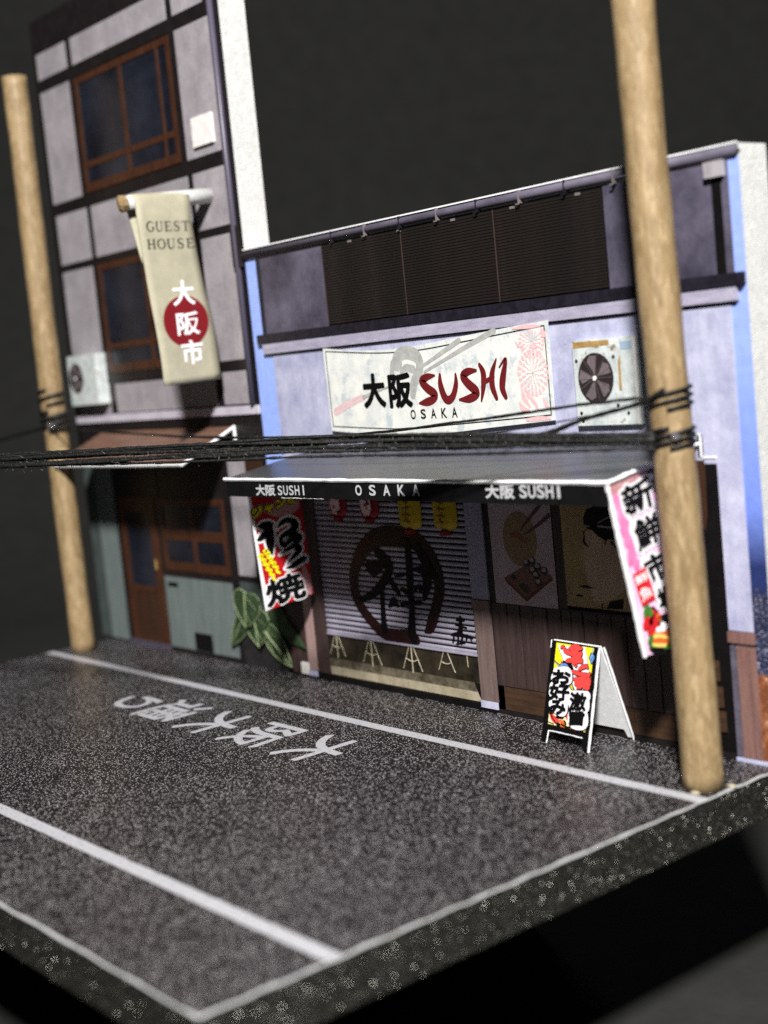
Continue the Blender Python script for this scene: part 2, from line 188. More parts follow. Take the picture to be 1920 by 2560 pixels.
M_graf = paper('graffiti_brown', '#0e0505', '#260d0c', 0.5, (0.35, 0.65), 0.5, 0.2, 0.1)
M_grafk = flat('graffiti_black', '#060405', 0.55, 0.15)
M_tile = paper('floor_tile', '#8d836c', '#aea48e', 2.4, (0.3, 0.7), 0.45, 0.4, 0.12)
M_tile2 = paper('shaded_floor_tile', '#3b3528', '#7a7160', 1.6, (0.35, 0.7), 0.45, 0.3, 0.12)  # back row of tiles: shade towards the back put into the colour
M_cream = paper('stool_cream', '#8f876f', '#c2baa2', 5)
M_whitep = paper('white_paint', '#dcd6d2', '#efe9e6', 3)
M_sign = paper('sign_paper', '#c3c7c6', '#dcdcd5', 1.3, (0.35, 0.6), 0.5, 0.3, 0.05, speck=('#b2babd', 1.1, 0.56))
M_ink = flat('black_ink', '#070607', 0.55, 0.2)
M_sushi = paper('dark_red_ink', '#5a1518', '#6b1b1e', 2)
M_grayink = paper('pale_gray_ink', '#989896', '#b0b0ab', 3)
M_pinkink = paper('pale_pink_ink', '#d9a9ac', '#e2bcbc', 4)
M_pinkink2 = paper('pink_stick_ink', '#cfaeb0', '#d9bfc0', 4)
M_acw = paper('weathered_white_metal', '#a5acac', '#cdd2d0', 2.2, (0.35, 0.65), 0.48, 0.3, 0.06, speck=('#7d6f5c', 2.4, 0.60))
M_rust = paper('rust_patch', '#8a6a3a', '#b79a62', 3)
M_fan_dk = flat('fan_dark', '#2a2224'); M_blade = paper('fan_blade', '#5b5053', '#70666a', 2)
M_awn = paper('awning_black', '#2b2b2c', '#363637', 0.8, (0.3, 0.7), 0.30, 0.6, 0.06, (0.15, 2, 1), 0.25)
M_val = paper('valance_black', '#0c0c0d', '#121213', 2, rough=0.5, spec=0.2)
M_val_txt = flat('valance_white', '#b9b9bb')
M_gawn = paper('brown_awning', '#5f4438', '#7d5f50', 1.1, (0.3, 0.7), 0.42, 0.4, 0.12, (0.5, 3, 1))
M_red = paper('banner_red', '#a30e17', '#b81a20', 3); M_washred = paper('washed_red', '#b47a7c', '#c79a9a', 6, (0.4, 0.6), grain=0.15)
M_yel = flat('banner_yellow', '#e9dc1c'); M_yeldk = flat('ochre_yellow', '#b7a513')
M_white = flat('print_white', '#e9e6e8')
M_pinkbg = paper('banner_pink', '#eab4d6', '#f3d3e8', 1.4); M_pinkb = paper('banner_pink_blob', '#e0679f', '#ea90bb', 2)
M_redb = flat('seal_red', '#c81f26'); M_green = flat('food_green', '#3f7a2b'); M_orange = flat('food_orange', '#d5622b'); M_straw = flat('food_straw', '#e6cf6a')
M_abred = flat('board_red', '#d9413c'); M_ablue = paper('board_blue', '#3f74bd', '#79a5de', 4); M_abcream = paper('board_cream', '#f3d9a2', '#f8ecd0', 3)
M_steel = flat('board_steel', '#8fa3b4')
M_kraft = paper('cream_cloth_paper', '#98937f', '#aba58f', 1.0, (0.3, 0.7), 0.6, 0.25, 0.06)
M_graytxt = flat('gray_letter', '#322f2b'); M_disc = flat('red_disc', '#700d14')
M_poster1 = paper('poster_mauve', '#9c8c94', '#ae9ea3', 1.0); M_p1disc = paper('poster_ochre', '#7d6850', '#86704f', 2)
M_p1stick = flat('poster_stick', '#583339'); M_p1tray = flat('poster_tray', '#69483c'); M_p1trayd = flat('poster_tray_side', '#53291d'); M_p1roll = flat('poster_roll', '#2a2230'); M_p1rice = flat('poster_rice', '#8f8583'); M_p1piece = flat('poster_salmon', '#7a4a30'); M_p1green = flat('poster_green', '#26301c')
M_poster2 = paper('poster_kraft', '#8f7850', '#aa946a', 0.7, (0.35, 0.65), speck=('#66543a', 1.2, 0.64)); M_p2face = paper('poster_face', '#a89278', '#b8a288', 0.8)
M_lred = paper('lantern_red', '#740c18', '#8a1522', 3); M_lyel = paper('lantern_yellow', '#a3880e', '#b59c1c', 2); M_ltxt = flat('lantern_brown_ink', '#6e3a12'); M_lwhite = flat('lantern_pale_ink', '#d7b6bf')
M_leaf = paper('leaf_green', '#1c2a18', '#3a4e32', 1.5, (0.35, 0.7)); M_leafp = paper('leaf_pale', '#717f5a', '#8d9a74', 2)
M_pot = paper('dark_pot', '#1f1e20', '#2c2a2c', 2)
M_thread = paper('black_thread', '#0b0b0b', '#2c2c2a', 9, (0.45, 0.75), 0.55, 0.4, 0.4, bump=1.0)
M_glue = None

def make_glue():
    s = NT('clear_glue'); s.b.inputs['Base Color'].default_value = (0.16, 0.15, 0.15, 1); s.b.inputs['Roughness'].default_value = 0.08
    s.b.inputs['Transmission Weight'].default_value = 0.5; s.b.inputs['IOR'].default_value = 1.45
    s.bump(s.noise(s.mapped(), 6, 3), 0.6, 0.1); return s.m
M_glue = make_glue()
def make_wood():
    s = NT('dowel_wood'); v = s.mapped((2.2, 2.2, 0.16))
    f = s.noise(v, 1.6, 8, 0.68)
    col = s.ramp(f, [(0.25, lin('#665338')), (0.42, lin('#7f6a4a')), (0.6, lin('#927b59')), (0.8, lin('#a6906d'))])
    st = s.noise(s.mapped((1.6, 1.6, 0.5)), 1.8, 7, 0.75)
    col = s.mix(s.ramp(st, [(0.46, 0.0), (0.62, 0.6)]), col, lin('#6b5534'))
    hl = s.noise(s.mapped((2.6, 2.6, 0.7)), 2.2, 7, 0.78); col = s.mix(s.ramp(hl, [(0.5, 0.0), (0.66, 0.6)]), col, lin('#b7a27d'))
    kn = s.noise(s.mapped((1.6, 1.6, 0.7)), 2.6, 5, 0.65)
    col = s.mix(s.ramp(kn, [(0.62, 0.0), (0.72, 0.75)]), col, lin('#4a3622'))
    s.l(col, s.b.inputs['Base Color']); s.b.inputs['Roughness'].default_value = 0.55
    s.bump(s.noise(s.mapped((4, 4, 0.5)), 4, 5, 0.7), 0.35, 0.05); return s.m
M_dowel = make_wood()
def make_asphalt(name, base, speck, amount, edge=0.36, scale=8.5):
    s = NT(name); v = s.mapped((1, 1, 0.0))
    vo = s.n('TexVoronoi'); vo.inputs['Scale'].default_value = scale; s.l(v, vo.inputs['Vector'])
    sep = s.n('SeparateColor'); s.l(vo.outputs['Color'], sep.inputs['Color'])
    near = s.ramp(vo.outputs['Distance'], [(edge - 0.06, 1.0), (edge + 0.08, 0.0)])
    pick = s.ramp(sep.outputs['Red'], [(1 - amount - 0.02, 0.0), (1 - amount + 0.18, 1.0)])
    k = s.mix(1.0, near, pick, 'MULTIPLY')
    big = s.noise(v, 0.35, 5, 0.65)
    dens = s.ramp(big, [(0.3, 0.65), (0.7, 1.0)])
    k = s.mix(1.0, k, dens, 'MULTIPLY')
    v2 = s.noise(v, 12, 3, 0.6)
    bcol = s.ramp(v2, [(0.35, lin(base[0])), (0.7, lin(base[1]))])
    col = s.mix(k, bcol, lin(speck))
    s.l(col, s.b.inputs['Base Color'])
    rg = s.noise(v, 0.5, 4, 0.6); s.l(s.ramp(rg, [(0.3, 0.32), (0.7, 0.46)]), s.b.inputs['Roughness'])
    s.b.inputs['Specular IOR Level'].default_value = 0.5
    s.bump(s.noise(v, 9, 4, 0.7), 0.22, 0.04)
    return s.m
M_asphalt = make_asphalt('printed_asphalt', ('#100e10', '#1f1b1e'), '#bcb6b7', 0.52, 0.36, 17.0)
M_roadline = make_asphalt('printed_road_line', ('#a09fa3', '#b2b1b6'), '#6b6970', 0.42, 0.30, 9.5)
def make_glitterboard():
    s = NT('black_glitter_foam'); v = s.mapped()
    f = s.noise(v, 5, 5, 0.7)
    s.l(s.ramp(f, [(0.35, lin('#070706')), (0.75, lin('#2a2925'))]), s.b.inputs['Base Color'])
    s.b.inputs['Roughness'].default_value = 0.5; s.b.inputs['Specular IOR Level'].default_value = 0.25
    s.bump(s.noise(v, 8, 4, 0.7), 0.9, 0.12); return s.m
M_board = make_glitterboard()
def make_flake():
    s = NT('glitter_flake'); s.b.inputs['Metallic'].default_value = 1.0; s.b.inputs['Roughness'].default_value = 0.50
    s.b.inputs['Base Color'].default_value = (0.6, 0.6, 0.52, 1); return s.m
M_flake = make_flake()
def make_sky(name, hi, mid, lo, z0, z1, z2, city):
    """printed evening sky over a lit city, graded by height on the sheet"""
    s = NT(name); sx = s.n('SeparateXYZ'); s.l(s.tc.outputs['Object'], sx.inputs['Vector'])
    mr = s.n('MapRange'); mr.inputs['From Min'].default_value = z0; mr.inputs['From Max'].default_value = z2; s.l(sx.outputs['Z'], mr.inputs['Value'])
    p = (z1 - z0) / (z2 - z0)
    col = s.ramp(mr.outputs['Result'], [(0.0, lin(lo)), (p, lin(mid)), (1.0, lin(hi))])
    col = s.mix(1.0, col, s.ramp(s.noise(s.mapped(), 3, 3), [(0.3, 0.88), (0.7, 1.06)]), 'MULTIPLY')
    if city:
        br = s.noise(s.mapped((2.2, 1, 3.6)), 3.6, 4, 0.8)
        cc = s.ramp(br, [(0.42, lin('#131827')), (0.53, lin('#2c3350')), (0.60, lin('#6f6a80')), (0.70, lin('#dfe4ef'))])
        m2 = s.n('MapRange'); m2.inputs['From Min'].default_value = 5.4; m2.inputs['From Max'].default_value = 5.0; s.l(sx.outputs['Z'], m2.inputs['Value'])
        col = s.mix(m2.outputs['Result'], col, cc)
        ob = s.ramp(s.noise(s.mapped((1, 1, 1)), 3.5, 4, 0.7), [(0.45, lin('#6d4029')), (0.62, lin('#9a6240')), (0.70, lin('#d8c4b8'))])
        m3 = s.n('MapRange'); m3.inputs['From Min'].default_value = 2.75; m3.inputs['From Max'].default_value = 2.65; s.l(sx.outputs['Z'], m3.inputs['Value'])
        col = s.mix(m3.outputs['Result'], col, ob)
    s.l(col, s.b.inputs['Base Color']); s.b.inputs['Roughness'].default_value = 0.45
    return s.m
M_skyL = make_sky('printed_blue_sky', '#8fa6e6', '#93abee', '#6f8ce0', 0, 6, 17.5, False)
M_skyR = make_sky('printed_evening_city', '#8ba0e2', '#6d84d2', '#1d2c5c', 5.9, 7.6, 12, True)
def make_blind():
    s = NT('reed_blind'); v = s.mapped((0.35, 1, 9))
    f = s.noise(v, 2.2, 5, 0.75)
    s.l(s.ramp(f, [(0.35, lin('#0d0a09')), (0.6, lin('#1a1412')), (0.76, lin('#3a2e28'))]), s.b.inputs['Base Color'])
    s.b.inputs['Roughness'].default_value = 0.5; s.bump(f, 0.25, 0.03); return s.m
M_blind = make_blind()
def make_backdrop():
    s = NT('dark_backdrop_paper'); v = s.mapped()
    f = s.noise(v, 0.5, 6, 0.7)
    s.l(s.ramp(f, [(0.3, lin('#262625')), (0.7, lin('#2e2e2d'))]), s.b.inputs['Base Color'])
    s.b.inputs['Roughness'].default_value = 0.9; s.b.inputs['Specular IOR Level'].default_value = 0.1
    s.bump(s.noise(v, 3, 4, 0.7), 0.15, 0.05); return s.m
M_back = make_backdrop()

# ------------------------------------------------------------------ geometry helpers
ORG = {}
def obj(name, vf, mat, parent=None, org=None, smooth=False):
    """one mesh object; vf holds world coordinates, stored relative to the thing's base"""
    verts, faces = vf
    base = Vector(ORG[parent.name]) if parent else Vector(org if org is not None else center_base(verts))
    me = bpy.data.meshes.new(name); me.from_pydata([tuple(Vector(v) - base) for v in verts], [], faces); me.update()
    bm = bmesh.new(); bm.from_mesh(me); bmesh.ops.recalc_face_normals(bm, faces=bm.faces); bm.to_mesh(me); bm.free()
    if smooth:
        for p in me.polygons: p.use_smooth = True
    me.materials.append(mat)
    o = bpy.data.objects.new(name, me); COL.objects.link(o)
    if parent: o.parent = parent
    else: o.location = base
    ORG[o.name] = tuple(base); return o
def center_base(verts):
    xs = [v[0] for v in verts]; ys = [v[1] for v in verts]; zs = [v[2] for v in verts]
    return ((min(xs) + max(xs)) / 2, (min(ys) + max(ys)) / 2, min(zs))
def share(src, parent, delta, name=None):
    """another piece with the same mesh, shifted by delta"""
    o = bpy.data.objects.new(name or src.name.split('.')[0], src.data); COL.objects.link(o); o.parent = parent
    o.location = Vector(src.location) + Vector(delta); ORG[o.name] = ORG[parent.name]; return o
def thing(name, label, cat, loc, group=None):
    o = bpy.data.objects.new(name, None); COL.objects.link(o); o.location = loc; o.empty_display_size = 0.3
    ORG[o.name] = tuple(loc); return tag(o, label, cat, group)
def tag(o, label, cat, group=None):
    o['label'] = label; o['category'] = cat
    if group: o['group'] = group
    return o
def merge(*vfs):
    V, F = [], []
    for v, f in vfs:
        k = len(V); V += list(v); F += [tuple(i + k for i in q) for q in f]
    return V, F
def box(x0, x1, y0, y1, z0, z1):
    v = [(x, y, z) for x in (x0, x1) for y in (y0, y1) for z in (z0, z1)]
    return v, [(0, 1, 3, 2), (4, 6, 7, 5), (0, 4, 5, 1), (2, 3, 7, 6), (0, 2, 6, 4), (1, 5, 7, 3)]
class Fr:
    def __init__(s, O, u, v, curve=None):
        s.O = Vector(O); s.u = Vector(u).normalized(); v = Vector(v); s.v = (v - s.u * v.dot(s.u)).normalized(); s.n = s.u.cross(s.v); s.curve = curve
    def p(s, a, b, d=0.0):
        c = s.curve(a, b) if s.curve else 0.0
        return tuple(s.O + s.u * a + s.v * b + s.n * (d + c))
W = Fr((0, 0, 0), (1, 0, 0), (0, 0, 1))
SG = W; GR = Fr((0, 0, 0), (0, -1, 0), (1, 0, 0)); TK = Fr((-1.8, 0, 0), (0, 1, 0), (0, 0, 1)); RB = Fr((17.9, 0, 0), (0, 1, 0), (0, 0, 1))
AB = Fr(*AB_FRAME); VL = Fr((0, -4.1, 0), (1, 0, 0), (0, 0, 1))
def prism(poly, fr, d0, d1):
    n = len(poly)
    v = [fr.p(a, b, d0) for a, b in poly] + [fr.p(a, b, d1) for a, b in poly]
    f = [tuple(range(n))[::-1], tuple(range(n, 2 * n))] + [(i, (i + 1) % n, n + (i + 1) % n, n + i) for i in range(n)]
    return v, f
def rect(a0, a1, b0, b1): return [(a0, b0), (a1, b0), (a1, b1), (a0, b1)]
def wp(x0, x1, z0, z1, d0, d1): return prism(rect(x0, x1, z0, z1), W, d0, d1)
def ell(a, b, ra, rb, n=28, t0=0.0): return [(a + ra * math.cos(t0 + 2 * math.pi * i / n), b + rb * math.sin(t0 + 2 * math.pi * i / n)) for i in range(n)]
def crom(P, k=6):
    out = []
    for i in range(len(P) - 1):
        p0 = P[max(i - 1, 0)]; p1 = P[i]; p2 = P[i + 1]; p3 = P[min(i + 2, len(P) - 1)]
        for j in range(k):
            t = j / k
            out.append(tuple(0.5 * (2 * b + (c - a) * t + (2 * a - 5 * b + 4 * c - d) * t * t + (3 * b - a - 3 * c + d) * t ** 3) for a, b, c, d in zip(p0, p1, p2, p3)))
    out.append(tuple(P[-1])); return out
def ribbon(pts, fr, d, grow=0.0, thick=0.012, k=6, cap=True):
    """a brush stroke printed on the plane of fr: pts are (a, b, width)"""
    P = crom([tuple(p) for p in pts], k) if len(pts) > 2 else [tuple(p) for p in pts]
    L, R_ = [], []
    for i, p in enumerate(P):
        q0 = P[max(i - 1, 0)]; q1 = P[min(i + 1, len(P) - 1)]
        dx, dy = q1[0] - q0[0], q1[1] - q0[1]; h = math.hypot(dx, dy) or 1e-6
        w = max(p[2], 0.01) / 2 + grow
        L.append((p[0] - dy / h * w, p[1] + dx / h * w)); R_.append((p[0] + dy / h * w, p[1] - dx / h * w))
    V, F = [], []
    for a, b in zip(L, R_): V += [fr.p(*a, d), fr.p(*b, d)]
    F = [(2 * i, 2 * i + 1, 2 * i + 3, 2 * i + 2) for i in range(len(P) - 1)]
    out = [(V, F)]
    if cap:
        for p in (P[0], P[-1]):
            w = max(p[2], 0.01) / 2 + grow
            c = ell(p[0], p[1], w, w, 12); out.append(([fr.p(a, b, d + 0.0006) for a, b in c], [tuple(range(12))]))
    return merge(*out)
def strokes(key, fr, d, grow=0.0, cap=True):
    return merge(*[ribbon(s, fr, d + 0.0012 * i, grow, cap=cap) for i, s in enumerate(ART[key])])
def poly(pts, fr, d): return [fr.p(a, b, d) for a, b in pts], [tuple(range(len(pts)))]
def tube(P, r, n=8, closed=False):
    V, F = [], []; up = Vector((0, 0, 1)); m = len(P)
    for i, p in enumerate(P):
        t = (Vector(P[(i + 1) % m if closed else min(i + 1, m - 1)]) - Vector(P[(i - 1) % m if closed else max(i - 1, 0)])).normalized()
        s = t.cross(up); s = s.normalized() if s.length > 1e-4 else Vector((1, 0, 0)); q = s.cross(t)
        rr = r[i] if isinstance(r, (list, tuple)) else r
        for j in range(n):
            a = 2 * math.pi * j / n; V.append(tuple(Vector(p) + s * math.cos(a) * rr + q * math.sin(a) * rr))
    rng = m if closed else m - 1
    for i in range(rng):
        for j in range(n):
            i2 = (i + 1) % m; F.append((i * n + j, i * n + (j + 1) % n, i2 * n + (j + 1) % n, i2 * n + j))
    if not closed: F += [tuple(range(n))[::-1], tuple((m - 1) * n + j for j in range(n))]
    return V, F
_tc = {}
def text_mesh(s, bold=0.0, spacing=1.0):
    key = (s, bold, spacing)
    if key not in _tc:
        cu = bpy.data.curves.new('lettering_curve', 'FONT'); cu.body = s; cu.size = 1; cu.offset = bold; cu.resolution_u = 4; cu.space_character = spacing
        o = bpy.data.objects.new('lettering_curve', cu); COL.objects.link(o)
        dg = bpy.context.evaluated_depsgraph_get(); me = bpy.data.meshes.new_from_object(o.evaluated_get(dg))
        V = [tuple(v.co) for v in me.vertices]; F = [tuple(p.vertices) for p in me.polygons]
        bpy.data.objects.remove(o); bpy.data.curves.remove(cu); bpy.data.meshes.remove(me); _tc[key] = (V, F)
    return _tc[key]
def text(s, fr, quad, d, bold=0.0, spacing=1.0, ref=None):
    """lettering fitted to a quad (lower left, lower right, upper right, upper left) on the plane of fr"""
    V, F = text_mesh(s, bold, spacing); RV = text_mesh(s, ref, spacing)[0] if ref is not None else V
    x0 = min(v[0] for v in RV); x1 = max(v[0] for v in RV); y0 = min(v[1] for v in RV); y1 = max(v[1] for v in RV)
    out = []
    for v in V:
        a = (v[0] - x0) / (x1 - x0); b = (v[1] - y0) / (y1 - y0)
        q = [sum(w * c[i] for w, c in zip(((1 - a) * (1 - b), a * (1 - b), a * b, (1 - a) * b), quad)) for i in (0, 1)]
        out.append(fr.p(q[0], q[1], d))
    return out, F
def gtext(s, fr, quad, d, grow, spacing=1.0):
    """heavy lettering: every outline of the glyphs is widened by grow"""
    V, F = text_mesh(s, 0.0, spacing); x0 = min(v[0] for v in V); x1 = max(v[0] for v in V); y0 = min(v[1] for v in V); y1 = max(v[1] for v in V); P = []
    for v in V:
        a = (v[0] - x0) / (x1 - x0); b = (v[1] - y0) / (y1 - y0)
        P.append([sum(w * c[i] for w, c in zip(((1 - a) * (1 - b), a * (1 - b), a * b, (1 - a) * b), quad)) for i in (0, 1)])
    out = [([fr.p(q[0], q[1], d) for q in P], F)]; cnt = {}
    for f in F:
        for i in range(len(f)): e = tuple(sorted((f[i], f[(i + 1) % len(f)]))); cnt[e] = cnt.get(e, 0) + 1
    seen = set()
    for k, (e, c) in enumerate(cnt.items()):
        if c != 1: continue
        p, q = P[e[0]], P[e[1]]; dx, dy = q[0] - p[0], q[1] - p[1]; L = math.hypot(dx, dy)
        if L < 1e-5: continue
        nx, ny = -dy / L * grow, dx / L * grow; dd = d + 0.0004 + 0.0003 * (k % 9)
        out.append(([fr.p(p[0] + nx, p[1] + ny, dd), fr.p(q[0] + nx, q[1] + ny, dd), fr.p(q[0] - nx, q[1] - ny, dd), fr.p(p[0] - nx, p[1] - ny, dd)], [(0, 1, 2, 3)]))
        for z in e:
            if z in seen: continue
            seen.add(z); dd2 = d + 0.0035 + 0.0003 * (len(seen) % 7)
            out.append(([fr.p(a, b, dd2) for a, b in ell(P[z][0], P[z][1], grow, grow, 8)], [tuple(range(8))]))
    return merge(*out)
def letters(word, fr, quads, d, mat, parent, grow=0.0):
    for ch, qd in zip(word, quads): obj('lettering', gtext(ch, fr, qd, d, grow) if grow else text(ch, fr, qd, d), mat, parent)
def spread(n, a0, a1, b00, b10, h0, h1, w):
    """n narrow letter boxes from a0 to a1"""
    out = []
    for i in range(n):
        t = i / (n - 1); a = a0 + (a1 - a0 - w) * t; b = b00 + (b10 - b00) * t; h = h0 + (h1 - h0) * t
        out.append(rq(a, a + w, b, b + h))
    return out
def blob(c, r, seed):
    bm = bmesh.new(); bmesh.ops.create_icosphere(bm, subdivisions=3, radius=1)
    rnd = random.Random(seed); k = [Vector((rnd.uniform(-1, 1), rnd.uniform(-1, 1), rnd.uniform(-1, 1))) for _ in range(6)]
    for v in bm.verts:
        f = 1 + sum(0.09 * math.sin(v.co.dot(q) * 5) for q in k); v.co = Vector((v.co.x * r[0] * f, v.co.y * r[1] * f, v.co.z * r[2] * f)) + Vector(c)
    V = [tuple(v.co) for v in bm.verts]; F = [tuple(v.index for v in f.verts) for f in bm.faces]; bm.free(); return V, F
def rq(a0, a1, b0, b1): return [(a0, b0), (a1, b0), (a1, b1), (a0, b1)]

# ------------------------------------------------------------------ setting
def backdrop():
    dv = Vector((-0.78, 0.62, 0)).normalized(); sv = Vector((0.62, 0.78, 0)).normalized()
    prof = [(-150, -8.4), (75, -8.4)] + [(75 + 45 * math.sin(t), -8.4 + 45 - 45 * math.cos(t)) for t in [math.pi / 2 * i / 14 for i in range(1, 15)]] + [(120, 190)]
    V, F = [], []
    for s_, z in prof:
        for w in (-260, 260): V.append(tuple(dv * s_ + sv * w + Vector((0, 0, z))))
    for i in range(len(prof) - 1): F.append((2 * i, 2 * i + 1, 2 * i + 3, 2 * i + 2))
    o = obj('backdrop', (V, F), M_back, org=(0, 0, 0), smooth=True); o['kind'] = 'structure'
    return o
backdrop()

X0, X1, YF, YB = -20.45, 20.0, -19.83, 1.5
tag(obj('display_stand', box(-14, 8.0, -9.5, 1.0, -8.4, -1.3), M_black), 'black stand hidden in the shadow under the glittery base', 'stand')
base = thing('diorama_board', 'thick black glitter foam board base under the miniature street', 'base board', (0, -9, -1.3))
obj('foam_board', box(X0 + 0.02, X1 - 0.02, YF + 0.02, YB, -1.3, -0.03), M_board, base)
def wavy_edge(pts, w, h):
    V = []
    return tube(pts, w, 6)
def edge_strip(a, b, n=60):
    P = [];
    for i in range(n + 1):
        t = i / n; j = 0.012 * math.sin(i * 1.7) + 0.010 * random.uniform(-1, 1)
        P.append((a[0] + (b[0] - a[0]) * t, a[1] + (b[1] - a[1]) * t, -0.035 + j))
    return tube(P, [0.042 * (1 + random.uniform(-0.25, 0.25)) for _ in P], 6)
obj('paper_edge', edge_strip((X1, YF, 0), (X1, YB, 0)), M_rim, base, smooth=True)
obj('paper_edge', edge_strip((X0, YF, 0), (X1, YF, 0)), M_rim, base, smooth=True)
def flakes():
    V, F = [], []
    def add(p, nrm, s):
        nrm = Vector(nrm); t = nrm.orthogonal().normalized(); e = Euler((random.gauss(0, .5), random.gauss(0, .5), random.gauss(0, .5))).to_matrix()
        t = e @ t; b = e @ nrm.cross(t).normalized(); k = len(V); a0 = random.random() * 6
        for i in range(5): V.append(tuple(Vector(p) + (t * math.cos(a0 + i * 1.2566) + b * math.sin(a0 + i * 1.2566)) * s))
        F.append((k, k + 1, k + 2, k + 3, k + 4))
    for _ in range(6000): add((X1 + 0.03, random.uniform(YF, YB), random.uniform(-1.26, -0.1)), (1, 0, 0), random.uniform(0.006, 0.015))
    for _ in range(6000): add((random.uniform(X0, X1), YF - 0.03, random.uniform(-1.26, -0.1)), (0, -1, 0), random.uniform(0.006, 0.015))
    return V, F
g = obj('glitter', flakes(), M_flake, base); g['kind'] = 'stuff'

road = obj('road', box(X0, X1, YF, 0.6, -0.03, 0.0), M_asphalt, org=(0, 0, 0)); road['kind'] = 'structure'
def hand_line(y, w):
    P, n = [], 90; A, B = [], []
    for i in range(n + 1):
        x = X0 + (X1 - X0) * i / n
        A.append((x, y + w / 2 + random.uniform(-.012, .012))); B.append((x, y - w / 2 + random.uniform(-.012, .012)))
    V = [(a, b, 0.004) for a, b in A] + [(a, b, 0.004) for a, b in B]
    return V, [(i, i + 1, n + 2 + i, n + 1 + i) for i in range(n)]
obj('road_line', hand_line(-3.56, 0.46), M_roadline, road); obj('road_line', hand_line(-16.34, 0.47), M_roadline, road)
for ch, (yl, yr, xb, xt) in zip('大阪大通り', [(5.1, 7.86, 4.95, 7.3), (5.23, 7.9, 1.6, 3.95), (5.2, 7.9, -1.45, 0.98), (5.2, 7.78, -4.85, -2.3), (5.75, 7.4, -7.5, -5.3)]):
    obj('road_lettering', gtext(ch, GR, rq(yl + .05, yr - .05, xb + .05, xt - .05), 0.005, 0.055), M_roadline, road)

# ------------------------------------------------------------------ guest house (left building)
gh = thing('guest_house', 'tall half timbered paper guest house with gray plaster panels and brown windows', 'building', (-13.1, 0.65, 0))
obj('wall', box(-21.5, -4.78, 0, 1.3, 0, 31.0), M_foam, gh)
obj('timber_facing', wp(-21.5, -4.78, 0, 31.0, 0.0, 0.02), M_dark, gh)
for r in [(-21.25, -18.1, 28.14, 29.4), (-17.58, -8.78, 28.12, 29.4), (-8.3, -5.9, 28.15, 29.4), (-21.3, -18.0, 22.07, 27.52), (-8.3, -5.55, 22.1, 27.55), (-21.1, -17.86, 19.05, 21.48), (-17.4, -8.45, 19.05, 21.48), (-8.05, -5.45, 19.06, 21.5), (-21.1, -17.68, 11.5, 18.68), (-7.95, -5.4, 13.43, 18.7), (-17.05, -8.0, 11.52, 12.9), (-7.45, -5.2, 11.55, 12.95), (-7.8, -6.45, 4.03, 9.1)]:
    obj('plaster_panel', wp(*r, 0.02, 0.035), M_gplaster, gh)
for r in [(-21.5, -5.35, 29.4, 31.0), (-21.5, -5.35, 27.55, 28.12), (-21.5, -5.35, 21.5, 22.06), (-21.5, -5.35, 18.72, 19.03), (-21.5, -5.35, 13.0, 13.42), (-21.5, -4.8, 9.6, 11.08)]:  # topmost is the dark eave board, with the eave's shadow put into it
    obj('beam', wp(*r, 0.02, 0.06), M_dark, gh)
for r in [(-21.5, -21.2, 11.1, 29.4), (-18.05, -17.62, 22.06, 27.55), (-8.75, -8.3, 22.06, 27.55), (-17.85, -17.42, 13.42, 18.72), (-8.5, -7.98, 13.42, 18.72), (-8.42, -7.86, 0.1, 9.6), (-14.5, -14.15, 3.9, 9.6), (-18.5, -18.1, 0.1, 9.6)]:
    obj('upright', wp(*r, 0.02, 0.055), M_dark, gh)
obj('lintel', wp(-21.4, -4.8, 11.1, 11.46, 0.02, 0.12), M_lintel, gh)
def window(parent, x0, x1, z0, z1, panes, rails):
    fw = 0.32
    w = obj('window', merge(wp(x0, x0 + fw, z0, z1, 0.02, 0.07), wp(x1 - fw, x1, z0, z1, 0.02, 0.07), wp(x0 + fw, x1 - fw, z1 - fw, z1, 0.02, 0.07), wp(x0 + fw, x1 - fw, z0, z0 + fw + 0.1, 0.02, 0.07)), M_brown, parent)
    for p in panes: obj('pane', wp(*p, 0.02, 0.03), M_pane, w)
    for p in rails: obj('rail', wp(*p, 0.03, 0.06), M_brown, w)
    return w
def guest_window(x0, x1, z0, z1):
    zr = z0 + 1.28; xm = (x0 + x1) / 2 - 0.02; a = x0 + 0.32; b = x1 - 0.32; zb = z0 + 0.42; zt = z1 - 0.32
    window(gh, x0, x1, z0, z1, [(a, xm - .16, zr + .14, zt), (xm + .16, b - .9, zr + .14, zt), (b - .7, b, zr + .14, zt), (a, xm - .16, zb, zr - .14), (xm + .16, b - .9, zb, zr - .14), (b - .7, b, zb, zr - .14)],
           [(xm - .16, xm + .16, zb, zt), (a, xm - .16, zr - .14, zr + .14), (xm + .16, b, zr - .14, zr + .14), (b - .9, b - .7, zr + .14, zt), (b - .9, b - .7, zb, zr - .14)])
guest_window(-17.6, -8.77, 22.12, 27.5); guest_window(-17.4, -8.52, 13.45, 18.7)
obj('drain_pipe', tube([(-5.12, -0.14, 11.5), (-5.14, -0.14, 20), (-5.2, -0.14, 31)], 0.14, 10), M_pipe, gh, smooth=True)
obj('pipe_bracket', wp(-5.42, -4.8, 17.2, 18.9, 0.06, 0.2), M_dark, gh)
obj('meter_box', wp(-7.55, -6.0, 22.5, 23.72, 0.035, 0.16), M_whitep, gh)
door = obj('door', merge(wp(-18.05, -17.55, 0.25, 7.4, 0.02, 0.09), wp(-15.15, -14.55, 0.25, 7.4, 0.02, 0.09), wp(-17.55, -15.15, 6.68, 7.4, 0.02, 0.09), wp(-17.55, -15.15, 2.75, 3.02, 0.02, 0.09), wp(-17.55, -15.15, 0.25, 0.45, 0.02, 0.09)), M_brown, gh)
